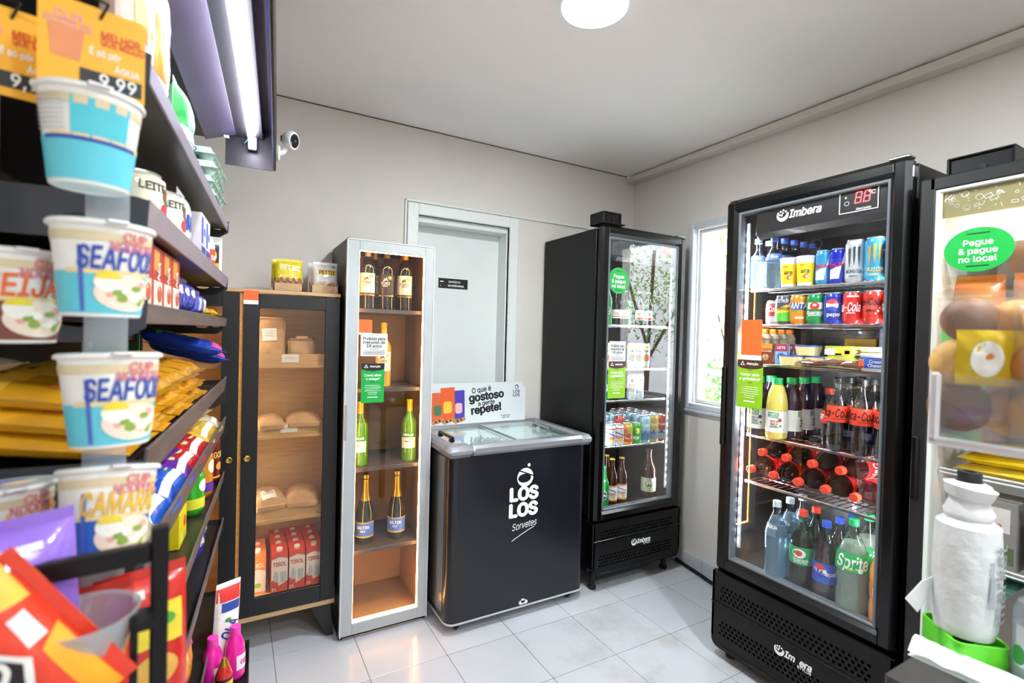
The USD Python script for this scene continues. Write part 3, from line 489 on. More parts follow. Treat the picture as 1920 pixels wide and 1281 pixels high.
# --- white cooler C1, front faces -x: things turned a little to the viewer
Z1, Z2, Z3, Z4, Z5, Z0 = 1.6405, 1.4875, 1.3205, 1.0105, .8065, .4365
A1 = -72
def b_water(p, cap): bottle(p, pet(.222, .0345, .0125, 0, .52, 5), PETC, (.0150, .206, .222, cap), [('band', '#5f7fd0' if cap is BLUECAP else '#8fa3b8', .118, .146, -180, 180)] + [('text', 'ÁGUA', (.03, .010), .132, 15, NOTE)], (WATER, .118))
put(('water_bottle', 0), b_water, 'small clear water bottle with a clear cap, leftmost on the top cooler shelf', 'bottle', (-.495, -1.330, Z1), A1, args=(CLRCAP,))
put(('water_bottle', 0), b_water, 'clear-capped water bottle hidden behind the leftmost one on the top cooler shelf', 'bottle', (-.42, -1.330, Z1), A1, args=(CLRCAP,))
for i in range(5):
    put(('water_bottle', 1), b_water, 'small water bottle with a blue cap at the front of its row' if i == 0 else 'blue-capped water bottle standing in the row behind the first one', 'bottle', (-.495 + .07 * i, -1.405, Z1), A1, None if i == 0 else 'blue-capped water bottles behind the front one', args=(BLUECAP,))
def b_cup(p):
    R = lambda z: .0275 + .006 * np.asarray(z) / .118
    part(p, 'body', lathe([(0, 0), (.0275, 0), (.0335, .112), (.0345, .113), (.0345, .118), (0, .118)], 28), mat('#eceef0', .4)); deco(p, R, [('band', '#f4d417', .012, .090, -180, 180), ('text', 'ara', (.03, .016), .058, 8, '#4a3a16'), ('disc', '#e0603a', 12, .036, .0095, .008), ('disc', '#fbe9d8', 20, .036, .0045, .004, .0010), ('poly', [(-.002, .044), (.012, .049), (.008, .042)], 0, 10, '#3f9a3a'), ('band', '#c98d2a', .078, .084, -25, 5, .0008)])
for i, y in enumerate((-1.478, -1.546)): put(('drink_cup', 0), b_cup, ('yellow and white drink cup next to the water bottles', 'yellow and white drink cup next to the slim blue can')[i], 'cup', (-.505, y, Z1), A1)
def b_slim(p, lc, sil):
    can(p, .0265, .135, TIN(lc), [('poly', [(-.03, .018), (.004, .018), (.012, .068), (-.03, .052)], 0, 8, sil), ('poly', [(.010, .068), (.034, .085), (.034, .118), (.022, .118)], 0, 8, sil), ('text', 'Red Bull', (.062, .013), .072, 4, '#d6163c'), ('disc', '#e9a53a', 6, .060, .010, .004)], '#d7d9dd')
put(('energy_can', 0), b_slim, 'slim pale blue and silver energy drink can', 'can', (-.49, -1.606, Z1), A1, args=('#3f9fd8', '#c9d6de'))
put(('energy_can', 1), b_slim, 'slim royal blue and silver energy drink can', 'can', (-.49, -1.660, Z1), A1, args=('#2432c8', '#d4d8de'))
def b_tall(p, body, claw, name, namec, spots):
    cl = [(-.018, .128), (-.010, .130), (-.011, .085), (-.014, .058), (-.017, .088)]; it = []
    for k_, dx in enumerate((0, .014, .028)): it.append(('poly', [(x + dx + (.001 * k_), y - .006 * (k_ == 0)) for x, y in cl], 0, 0, claw))
    it += [('text', name, (.055, .013), .040, 2, namec), ('text', 'ENERGY', (.03, .006), .022, 2, namec)]
    it += [('disc', spots[i % len(spots)], 30 + 13 * (i % 5), .03 + .011 * i, .0045, .004) for i in range(10)] if spots else []
    can(p, .032, .157, TIN(body), it, '#c9cbd0')
put(('tall_can', 0), b_tall, 'tall silver energy can with black claw marks', 'can', (-.495, -1.722, Z1), A1, args=('#cdd3d6', '#3c4044', 'MONSTER', '#55595e', None))
put(('tall_can', 1), b_tall, 'tall bright blue energy can with orange claw marks', 'can', (-.495, -1.788, Z1), A1, args=('#45b2e4', '#f2a42c', 'JUICE', '#f5c13a', ('#e0533f', '#f5f0e6', '#2c69b4')))
put(('tall_can', 2), b_tall, 'tall dark green energy can cut off by the right door rail', 'can', (-.495, -1.852, Z1), A1, args=('#1e3a34', '#6cd33a', 'MONSTER', '#d8e6da', None))
for i in range(3): put(('tall_can', 0), b_tall, 'tall silver energy can standing behind the front one' if 0 else 'tall silver energy can in the row behind', 'can', (-.425 + .07 * i, -1.722, Z1), A1, 'silver energy cans behind the front one')
def b_soda(p, kind):
    r, h = .0325, .1195
    if kind == 'cola': can(p, r, h, TIN('#e23a34'), [('text', 'Coca-Cola', (.105, .032), .062, -38, NOTE, dict(bold=True, slant=.3)), ('band', '#f3dcd8', .098, .104, -30, 40), ('text', 'ORIGINAL', (.03, .005), .040, -5, NOTE)])
    elif kind == 'zero': can(p, r, h, TIN('#dc3a30'), [('text', 'Coca-Cola', (.10, .024), .078, -36, '#2a1010', dict(bold=True, slant=.3)), ('text', 'zero', (.03, .010), .048, -12, '#2a1010'), ('disc', '#f0efe9', 30, .045, .004, .004), ('disc', '#f0efe9', 18, .036, .003, .003), ('disc', '#f0efe9', 38, .056, .0025, .003)])
    elif kind == 'pepsi': can(p, r, h, TIN('#1f3fb4'), [('disc', '#f2f4f8', 0, .072, .0215, .0215), ('poly', [(.0205 * math.cos(a), .004 + .0205 * math.sin(a)) for a in np.linspace(.15, 2.9, 14)] + [(-.004, .006)], .070, 0, '#e2433c', .0011), ('poly', [(.0205 * math.cos(a), -.005 + .0185 * math.sin(a)) for a in np.linspace(3.4, 5.9, 14)] + [(.002, -.006)], .072, 0, '#2548b8', .0011), ('text', 'pepsi', (.045, .013), .036, 10, NOTE)])
    elif kind == 'guarana': can(p, r, h, TIN('#17994f'), [('band', '#f0eee8', .058, .084, -42, 55), ('disc', '#c8402f', 4, .070, .017, .015), ('disc', '#f1d8c8', 4, .074, .007, .005, .0011), ('text', 'Guaraná', (.060, .013), .045, 6, NOTE), ('text', 'ANTARCTICA', (.05, .006), .034, 6, NOTE)])
    elif kind == 'fanta': can(p, r, h, TIN('#ef9a2e'), [('poly', [(-.042, .062), (.040, .056), (.044, .076), (-.036, .090)], 0, 0, '#24459c'), ('text', 'FANTA', (.080, .024), .074, 2, NOTE, dict(bold=True, slant=.2)), ('disc', '#3f9a3a', -12, .055, .012, .004), ('band', '#f6e3c0', .022, .030, -10, 45)])
    elif kind == 'tonic': can(p, r, h, TIN('#56606a'), [('poly', [(-.034, .018), (.034, .018), (.034, .086), (-.034, .058)], 0, 0, '#f1c72b'), ('poly', [(-.034, .012), (.034, .012), (.034, .052), (-.034, .044)], .0, 0, '#5cc23a', .0010), ('text', 'Schweppes', (.058, .014), .066, 5, '#3d3a20'), ('text', 'CITRUS', (.045, .012), .096, 4, '#dfe6ea')])
    else: can(p, .0265, .103, TIN('#d8d9dc'), [('band', '#c93a34', .036, .09, -180, 180), ('text', 'Coca-Cola', (.085, .022), .066, -36, NOTE, dict(bold=True, slant=.3)), ('band', '#c7cac9', .012, .030, -20, 25)])
Y2 = dict(small=-1.390, tonic=-1.455, fanta=-1.518, guarana=-1.585, pepsi=-1.652, cola=-1.720, zero=-1.788, cola2=-1.853)
DS = dict(small='small silver and red cola can, leftmost of the second cooler shelf', tonic='grey, yellow and green citrus soda can', fanta='orange soda can with a blue flash of lettering', guarana='green soda can with a red fruit emblem', pepsi='deep blue soda can with a round tricolour emblem', cola='red cola can with large white script', zero='red cola can with black script lettering', cola2='red cola can cut by the right door rail')
for k_, y in Y2.items():
    kd = 'cola' if k_ == 'cola2' else k_
    put(('soda_can', kd), b_soda, DS[k_], 'can', (-.495 if k_ != 'small' else -.47, y, Z2), A1, args=(kd,))
    if k_ in ('guarana', 'pepsi', 'cola', 'zero', 'fanta', 'tonic'):
        for r_ in (1, 2): put(('soda_can', kd), b_soda, DS[kd].replace(' can', ' can', 1) + ', behind the front one', 'can', (-.495 + .069 * r_, y, Z2), A1, 'second-shelf ' + kd + ' cans behind the front one', args=(kd,)) if 0 else put(('soda_can', kd), b_soda, {'guarana': 'green', 'pepsi': 'blue', 'cola': 'red white-script', 'zero': 'red black-script', 'fanta': 'orange', 'tonic': 'grey and yellow'}[kd] + ' soda can standing behind its front twin on the second shelf', 'can', (-.495 + .069 * r_, y, Z2), A1, {'guarana': 'green', 'pepsi': 'blue', 'cola': 'red', 'zero': 'black script', 'fanta': 'orange', 'tonic': 'citrus'}[kd] + ' cans behind the front row')
# third shelf
def b_juice(p):
    bottle(p, [(0, .002), (.024, 0), (.028, .006), (.028, .088), (.024, .100), (.0265, .108), (.020, .124), (.0155, .132), (.0155, .150), (0, .150)], mat('#d3c3a2', .3, coat=.4, noise=(10, .05)), (.0175, .132, .150, ORCAP), [('band', '#f3c63e', .006, .046, -180, 180), ('disc', '#f4f0e2', 6, .026, .018, .014), ('text', 'SUCO', (.026, .010), .027, 6, '#3a58a8')])
for i in range(5): put(('juice_bottle', 0), b_juice, 'beige drink bottle with an orange cap, foremost of its row' if i == 0 else 'beige orange-capped drink bottle in the row behind', 'bottle', (-.50 + .06 * i, -1.338, Z3), A1, None if i == 0 else 'beige bottles behind the first')
def cartonbox(p, w, dd, h, m, items):
    part(p, 'box', bx(-w / 2, w / 2, -dd / 2, dd / 2, 0, h, .0015), m, False)
    for kind, c, *a in items:
        if kind == 'rect': x0, x1, z0, z1 = a; part(p, 'print', front(ext(sbox(x0, z0, x1, z1), .0004), 0, -dd / 2, 0), PAPER(c), False)
        elif kind == 'side': x0, x1, z0, z1 = a; part(p, 'print', [bx(-w / 2 - .0004, w / 2 + .0004, x0, x1, z0, z1)], PAPER(c), False)
        elif kind == 'disc': x, z, rx, rz = a[:4]; part(p, 'emblem', front(spot(rx, rz, 18, .0006), x, -dd / 2 - (a[4] if len(a) > 4 else .0004), z), PAPER(c), False)
        else: s_, w_, h_, x, z = a[:5]; part(p, 'lettering', front(rotm(fit(s_, w_, h_, bold=True), a[5] if len(a) > 5 else 0), x, -dd / 2 - .0009, z), PAPER(c), False)
    part(p, 'straw', tube([(w / 2 + .002, dd * .3, h * .85), (w / 2 + .002, -dd * .3, h * .12)], .0018), WHITE) if h < .1 else None
CH = [('rect', '#f3c83a', -.025, .025, .062, .085), ('rect', '#f6ead8', -.022, .022, .050, .066), ('text', '#c83a38', 'Choco', .040, .013, 0, .060, 8), ('disc', '#d9b08a', 0, .028, .013, .014), ('disc', '#f6efe6', -.006, .033, .004, .005, .0010), ('disc', '#f6efe6', .007, .033, .004, .005, .0010)]
put(('drink_carton', 0), cartonbox, 'small brown and yellow chocolate drink carton', 'carton', (-.505, -1.393, Z3), A1, args=(.052, .04, .085, PAPER('#9a5038'), CH))
for i, g in enumerate(('first', 'second', 'third')): put(('drink_carton', 1), cartonbox, f'small blue and red drink carton, {g} behind the chocolate one', 'carton', (-.49 + .05 * i, -1.452, Z3), A1, args=(.046, .036, .085, PAPER('#8fb4dc'), [('rect', '#a8384e', -.023, .023, .055, .085), ('disc', '#2f62ac', 0, .034, .014, .014), ('text', NOTE, 'LEITE', .03, .010, 0, .070)]))
def b_tub(p, w, dd, h, mb, ml, items=()):
    pr = lambda s0, s1, z0, z1, r: trimesh.convex.convex_hull(np.vstack([np.column_stack([np.array(affinity.scale(sbox(-w / 2 + r, -dd / 2 + r, w / 2 - r, dd / 2 - r).buffer(r, quad_segs=4), s, s, origin=(0, 0)).exterior.coords), np.full(len(sbox(-w / 2 + r, -dd / 2 + r, w / 2 - r, dd / 2 - r).buffer(r, quad_segs=4).exterior.coords), z)]) for s, z in ((s0, z0), (s1, z1))]))
    part(p, 'tub', pr(.82, .98, 0, h - .005, .02), mb); part(p, 'lid', [pr(1.0, 1.0, h - .006, h - .002, .02), pr(.93, .93, h - .003, h, .018)], ml)
    for c, x0, x1, z0, z1, s_ in items:
        q = part(p, 'label', front(ext(sbox(x0, z0, x1, z1), .0006), 0, -dd / 2 * .93 - .001, 0), PAPER(c), False)
        if s_: part(q, 'lettering', [front(fit(t_, (x1 - x0) * .85, (z1 - z0) * .36, bold=True), (x0 + x1) / 2, -dd / 2 * .93 - .0016, (z0 + z1) / 2 + dz) for t_, dz in s_], INKW, False)
CREAM = mat('#eedf9c', .4, coat=.2, noise=(10, .04)); BLID = tinted('#4f74c8', .2); GLID = mat('#b9cf3c', .4, noise=(10, .05)); 
for y, z, x, l_ in ((-1.500, Z3, -.50, 'cream tub with a blue lid, lower of the front pair'), (-1.548, Z3 + .042, -.47, 'cream tub with a blue lid, stacked on top of the lower ones'), (-1.585, Z3, -.46, 'cream tub with a blue lid under the right end of the stack')):
    put(('spread_tub', 0), b_tub, l_, 'tub', (x, y, z), -90, args=(.085, .08, .0415, CREAM, BLID))
for z, l_ in ((Z3, 'yellow-green lidded spread tub, lower of two stacked'), (Z3 + .042, 'yellow-green lidded spread tub, upper of two stacked, with white and yellow front')):
    put(('spread_tub', 1), b_tub, l_, 'tub', (-.455, -1.676, z), -90, args=(.115, .09, .0415, mat('#e9e58e', .4, noise=(10, .05)), GLID, [('#eef0ee', -.05, -.012, .008, .030, None), ('#f2e03c', -.012, .05, .008, .030, None), ('#4fae3c', -.012, .012, .008, .014, None), ('#e58aa0', .022, .04, .012, .026, None)]))
put(('cream_cheese', 0), b_tub, 'white and blue cream cheese tub at the right front corner of the third shelf', 'tub', (-.51, -1.815, Z3), -84, args=(.105, .075, .047, mat('#eef0f4', .4), mat('#3f62c4', .4), [('#3560c0', -.030, .045, .010, .040, [('Cream', .008), ('Cheese', -.006)]), ('#e0653c', -.047, -.032, .008, .038, None)]))
for i in range(4): put(('cheese_pack', 0), lambda p: [part(p, 'slices', bx(-.045, .045, -.05, .05, .001, .019, .004), mat('#e8dfa4', .4, noise=(9, .05)), False), part(p, 'film', bx(-.055, .055, -.058, .058, .008, .0125, .002), tinted('#f4f2da', .5), False), part(p, 'print', bx(-.03, .03, -.0585, -.052, .0125, .0132), PAPER('#d9d04a'), False)], f'flat pack of pale cheese slices, number {i + 1} from the bottom of the stack'.replace('number 1 from the bottom', 'lowest').replace('number 4 from the bottom', 'topmost').replace('number 2 from the bottom', 'second lowest').replace('number 3 from the bottom', 'second highest'), 'cheese pack', (-.44, -1.79, Z3 + .0215 * i), -90)
# pillow-shaped packets: height field over a rectangle
def pil(w, h, d, seed=0, crinkle=.12, pw=2.6):
    def f(x, y):
        u, v = np.clip(np.abs(x) / (w / 2), 0, 1), np.clip(np.abs(y) / (h / 2), 0, 1)
        b = np.clip((1 - u ** pw), 0, 1) ** .55 * np.clip((1 - v ** (pw + 1.5)), 0, 1) ** .62
        nz = meshkit.fbm(np.stack([x / w * 5 + 9, y / h * 6 + 3, np.full_like(x, seed)], -1), 3, seed) - .5
        return d / 2 * b * (1 + crinkle * 2.2 * nz)
    return f
def pillow(w, h, d, seed=0, crinkle=.12, n=16, lay=False, crimp=.012):
    """closed packet standing in the xz plane with its face to -y (or lying flat, face up)"""
    f = pil(w, h, d, seed, crinkle); X, Y = np.meshgrid(np.linspace(-w / 2, w / 2, n), np.linspace(-h / 2, h / 2, n + 6)); V = []
    F = []; N = X.size; cols = n; rows = n + 6
    z = f(X.ravel(), Y.ravel()); zb = pil(w, h, d, seed + 5, crinkle)(X.ravel(), Y.ravel())
    V = np.vstack([np.column_stack([X.ravel(), Y.ravel(), z + .0004]), np.column_stack([X.ravel(), Y.ravel(), -zb - .0004])])
    for j in range(rows - 1):
        for i in range(cols - 1):
            a = j * cols + i; F += [(a, a + 1, a + cols + 1), (a, a + cols + 1, a + cols), (N + a, N + a + cols + 1, N + a + 1), (N + a, N + a + cols, N + a + cols + 1)]
    edge = [*range(cols - 1), *[j * cols + cols - 1 for j in range(rows - 1)], *[(rows - 1) * cols + i for i in range(cols - 1, 0, -1)], *[j * cols for j in range(rows - 1, 0, -1)]]
    for a, b in zip(edge, edge[1:] + edge[:1]): F += [(a, N + a, N + b), (a, N + b, b)]
    m = trimesh.Trimesh(V, F, process=False)
    if crimp: m = join(m, bx(-w / 2, w / 2, h / 2 - .002, h / 2 + crimp, -.0006, .0006), bx(-w / 2, w / 2, -h / 2 - crimp, -h / 2 + .002, -.0006, .0006))
    return m if lay else front(mv(m, 0, h / 2 + crimp))
def drape(m, f, off=.0009, step=.012):
    m = fine(m, step); v = m.vertices.copy(); v[:, 2] += f(v[:, 0], v[:, 1]) + off; m.vertices = v; return m
def packet(p, w, h, d, m, prints=(), seed=0, crinkle=.12, lay=False, crimp=.012):
    """prints: (kind, colour, ...) in the packet's own plane, origin at its middle; drawn on the face"""
    part(p, 'wrapper', pillow(w, h, d, seed, crinkle, 16, lay, crimp), m, 60); f = pil(w, h, d, seed, crinkle); st = lambda q: q if lay else front(mv(q, 0, h / 2 + crimp))
    for i, (kind, c, *a) in enumerate(prints):
        o = .0007 + .0004 * i
        if kind == 'rect': q = drape(poly([(a[0], a[2]), (a[1], a[2]), (a[1], a[3]), (a[0], a[3])]), f, o); nm = 'print'
        elif kind == 'disc': q = drape(mv(spot(a[2], a[3], 20), a[0], a[1]), f, o); nm = 'emblem'
        elif kind == 'poly': q = drape(poly(a[0]), f, o); nm = 'print'
        else: q = drape(mv(rotm(fit(a[0], a[1], a[2], bold=True, slant=a[6] if len(a) > 6 else 0), a[5] if len(a) > 5 else 0), a[3], a[4]), f, o, .02); nm = 'lettering'
        part(p, nm, st(q), PAPER(c), 60 if kind != 'text' else False)
for i, (y, l_) in enumerate(((-1.60, 'left'), (-1.68, 'middle'), (-1.75, 'right'))):
    put(('sachet', 0), packet, f'crumpled brown and silver sachet lying on the third shelf, {l_} of three', 'sachet', (-.52 + .01 * (i % 2), y, Z3 + .016 + .006 * (i == 1)), -90 + 25 * (i - 1), args=(.10, .075, .022, FILM('#6b4436'), [('rect', '#d8d2cc', -.045, -.012, -.03, .03), ('rect', '#a98468', .012, .042, -.026, .02)], 5, .4, True))
put(('snack_pack', 9), packet, 'pale blue pack lying at the back right of the third shelf', 'pack', (-.25, -1.78, Z3 + .02), -90, args=(.16, .13, .05, FILM('#b6c8dc'), [('rect', '#3f5c9a', -.03, .05, -.02, .02)], 6, .2)); put(('yellow_box', 0), cartonbox, 'small yellow box at the back of the third shelf', 'box', (-.16, -1.60, Z3), -90, args=(.12, .06, .115, PAPER('#c9a13a'), [('rect', '#e9d27a', -.05, .05, .03, .08)]))
# fourth shelf: juices and cola
def b_fruit(p, apple):
    pr = [(0, .004), (.032, 0), (.039, .005), (.0415, .016), (.0415, .125), (.040, .15), (.034, .19), (.024, .218), (.019, .228), (.019, .252), (0, .252)]
    bottle(p, pr, tinted('#e6d568', .10, .08) if apple else mat('#2b1c33', .1, coat=.7, noise=(12, .2)), (.0205, .231, .253, GRNCAP), [('band', '#eef0ec', .030, .118, -180, 180), ('poly', [(-.026, .092), (.016, .088), (.018, .112), (-.024, .114)], 0, -6, '#1d9a54'), ('text', 'CAMPO', (.034, .009), .106, -10, NOTE), ('text', 'LARGO', (.034, .009), .096, -10, NOTE), ('text', 'SUCO DE', (.030, .008), .076, -4, '#c23a3a' if apple else '#56407a'), ('text', 'MAÇÃ' if apple else 'UVA', (.028, .009), .064, -4, '#c23a3a' if apple else '#56407a'), ('text', 'INTEGRAL', (.034, .007), .053, -4, '#1d9a54'), ('disc', '#c2382e' if apple else '#5a3a86', 24, .082, .007, .008), ('disc', '#3f9a3a', 28, .058, .005, .004)])
put(('fruit_juice_bottle', 1), b_fruit, 'yellow apple juice bottle with a green cap at the front of the fourth shelf', 'bottle', (-.512, -1.450, Z4), -65, args=(True,))
put(('fruit_juice_bottle', 0), b_fruit, 'dark grape juice bottle with a green cap behind the lime instruction card', 'bottle', (-.50, -1.357, Z4), -68, args=(False,))
for x, y, l_ in ((-.41, -1.357, 'behind the front grape juice'), (-.42, -1.455, 'directly behind the apple juice'), (-.33, -1.455, 'third in the apple juice row'), (-.24, -1.455, 'last in the apple juice row')): put(('fruit_juice_bottle', 0), b_fruit, 'dark grape juice bottle ' + l_, 'bottle', (x, y, Z4), 20)
def b_cola(p, r, h, capm, red, pepsi=False):
    pr = pet(h, r, .0125, .13, .50); l0, l1 = h * .40, h * .62
    bottle(p, pr, PETC, (.0150, h - .017, h, capm), [('band', '#e8442c', l0, l1, -180, 180, .001), ('text', 'Coca-Cola', (.115, h * .11), (l0 + l1) / 2 + .004, -22, NOTE if red else '#2a0c08', dict(bold=True, slant=.3)), ('band', NOTE if red else '#2a0c08', l0 + .012, l0 + .0135, -20, 50, .0013)], (COLA, h * .68))
put(('cola_bottle', 0), b_cola, 'small cola bottle with a red cap and white script label', 'bottle', (-.455, -1.628, Z4), -68, args=(.0285, .228, REDCAP, True))
for i, y in enumerate((-1.682, -1.766, -1.845)):
    put(('cola_bottle', 1), b_cola, ('leftmost large cola bottle with a black cap on the fourth shelf', 'middle large cola bottle with a black cap on the fourth shelf', 'large black-capped cola bottle against the right door rail')[i], 'bottle', (-.50, y, Z4), -68 + 6 * i, args=(.0375, .275, BLKCAP, False))
    for r_ in (1, 2): put(('cola_bottle', 1), b_cola, 'large black-capped cola bottle standing behind the front three', 'bottle', (-.50 + .082 * r_, y, Z4), -60, 'large cola bottles behind the front three')
# fifth shelf: two-litre bottles lying with their red caps forward
def b_big(p, r, h, m, capm, items, liq, clear=True): bottle(p, pet(h, r, .0135, .07, .58), m, (.0160, h - .019, h, capm), items, liq)
RL = [('band', '#d8302c', .115, .205, -180, 180, .001), ('text', 'Coca-Cola', (.15, .040), .16, 0, NOTE, dict(bold=True, slant=.3)), ('text', 'Coca-Cola', (.15, .040), .16, 180, NOTE, dict(bold=True, slant=.3))]
low = [-1.345, -1.449, -1.553, -1.657, -1.761, -1.852]; nm_ = ['first', 'second', 'third', 'fourth', 'fifth', 'sixth']
for i, y in enumerate(low): put(('lying_cola_bottle', 0), b_big, f'large cola bottle lying in the bottom layer, {nm_[i]} red cap from the left', 'bottle', (-.205, y, Z5 + .050), -90, rx=90, ry=0, args=(.0485 if i < 9 else .04, .325, COLA, REDCAP, RL, None))
for i in range(4): put(('lying_cola_bottle', 0), b_big, f'large cola bottle lying in the upper layer, {nm_[i]} red cap from the left', 'bottle', (-.205, -1.397 - .104 * i, Z5 + .135), -90, rx=90)
# cooler floor
def b_large(p, kind):
    if kind == 'water': b_big(p, .042, .325, pane(.05, '#e3f1f8'), CLRCAP, [('band', '#5c7690', .185, .235, -180, 180, .001), ('band', '#3f536b', .188, .232, 5, 60, .0016), ('text', 'ÁGUA', (.04, .013), .222, -20, NOTE)], (WATER, .26))
    elif kind == 'guarana': b_big(p, .044, .312, pane(.05, '#9fd0ae'), REDCAP, [('band', '#14a05a', .105, .175, -180, 180, .001), ('disc', '#f2efe6', -8, .150, .024, .018), ('disc', '#d0453a', -8, .151, .013, .011, .0011), ('text', 'Guaraná', (.055, .011), .126, 0, NOTE), ('text', 'ANTARCTICA', (.05, .007), .115, 0, NOTE)], (mat('#22190c', .15, coat=.4), .22))
    elif kind == 'pepsi': b_big(p, .044, .30, PETC, BLUECAP, [('band', '#3358c4', .075, .150, -180, 180, .001), ('disc', '#f4f5f8', -22, .118, .024, .024), ('poly', [(.0225 * math.cos(a), .005 + .0215 * math.sin(a)) for a in np.linspace(.2, 2.95, 12)] + [(-.004, .006)], .118, -22, '#e2433c', .0012), ('poly', [(.0225 * math.cos(a), -.006 + .0195 * math.sin(a)) for a in np.linspace(3.4, 5.9, 12)] + [(.003, -.008)], .118, -22, '#2f4fb0', .0012), ('text', 'pepsi', (.045, .016), .112, 22, NOTE)], (COLA, .205))
    elif kind == 'sprite': b_big(p, .0525, .345, pane(.06, '#eaf5ee'), GRNCAP, [('band', '#12a651', .165, .230, -180, 180, .001), ('text', 'Sprite', (.105, .042), .200, 2, NOTE, dict(bold=True, slant=.2)), ('disc', '#f4f6f2', 28, .176, .009, .009), ('disc', '#d8d23a', -10, .176, .016, .003)], (tinted('#dfe9df', .68, .04), .26))
    else: b_big(p, .049, .335, mat('#f6a02c', .15, coat=.6, noise=(10, .04)), mat('#f7a43a', .4), [('band', '#e98a2e', .10, .150, -180, 180, .0006), ('poly', [(-.045, .108), (.045, .104), (.05, .140), (-.04, .146)], 0, 0, '#28489c'), ('text', 'FANTA', (.088, .030), .126, 0, NOTE, dict(bold=True, slant=.2)), ('disc', '#52a83a', -4, .150, .016, .006)], None)
for k_, x, y, l_ in (('water', -.535, -1.480, 'large clear water bottle on the cooler floor, foremost of three'), ('water', -.445, -1.480, 'large water bottle second from the front on the cooler floor'), ('water', -.355, -1.480, 'large water bottle furthest back on the cooler floor'),
        ('guarana', -.510, -1.572, 'large green soda bottle with a red cap at the front of the cooler floor'), ('guarana', -.418, -1.572, 'large green soda bottle with a red cap behind the front one'), ('pepsi', -.512, -1.664, 'large cola bottle with blue label and cap at the front'), ('pepsi', -.42, -1.664, 'large blue-capped cola bottle second from the front'), ('pepsi', -.328, -1.664, 'large blue-capped cola bottle third from the front'),
        ('sprite', -.525, -1.764, 'large clear lemon soda bottle with a green label at the front'), ('sprite', -.415, -1.764, 'large clear lemon soda bottle behind the front one'), ('sprite', -.305, -1.764, 'large clear lemon soda bottle furthest back'), ('orange', -.525, -1.872, 'large bright orange soda bottle against the right door rail')):
    put(('large_soda_bottle', k_), b_large, l_, 'bottle', (x, y, Z0), -66, args=(k_,))
# --- beer cooler C2
Q1, Q2, Q3, Q4, Q0 = 1.4905, 1.2355, 1.0525, .7875, .4365; A2 = -38
def b_beer(p, h, r, m, items, capm, foil=None): bottle(p, beer(h, r), m, None, items, None, foil); part(p, 'crown_cap', lathe([(0, h * .972), (r * .50, h * .972), (r * .48, h * .985), (r * .40, h), (0, h)], 18), capm)
GRB = mat('#1f8a3e', .08, coat=.6, noise=(9, .15)); AMB = mat('#3a1d0e', .08, coat=.7, noise=(9, .2)); CLB = pane(.06, '#eef6f2')
HN = [('disc', '#e9efe9', 0, .075, .020, .027), ('disc', '#2a4a34', 0, .075, .017, .024, .0010), ('text', 'Heineken', (.036, .009), .075, 0, NOTE), ('disc', '#d6382e', 0, .092, .003, .003, .0014), ('disc', '#e9efe9', 0, .158, .010, .006)]
put(('beer_bottle', 'green'), b_beer, 'green beer bottle at the left end of the top shelf of the corner cooler', 'bottle', (-.640, -.50, Q1), A2, args=(.235, .030, GRB, HN, GRNCAP))
for i, x in enumerate((-.568, -.506)): put(('clear_bottle', 0), b_beer, ('clear bottle with a white red-lettered label, left of two under the round sticker', 'clear bottle with a white red-lettered label, right of two under the round sticker')[i], 'bottle', (x, -.50, Q1), A2, args=(.20, .0285, CLB, [('band', '#f2f2ee', .035, .085, -65, 65), ('text', 'ICE', (.03, .010), .062, 0, '#c8322c'), ('band', '#c8322c', .044, .048, -40, 40, .0010)], CLRCAP))
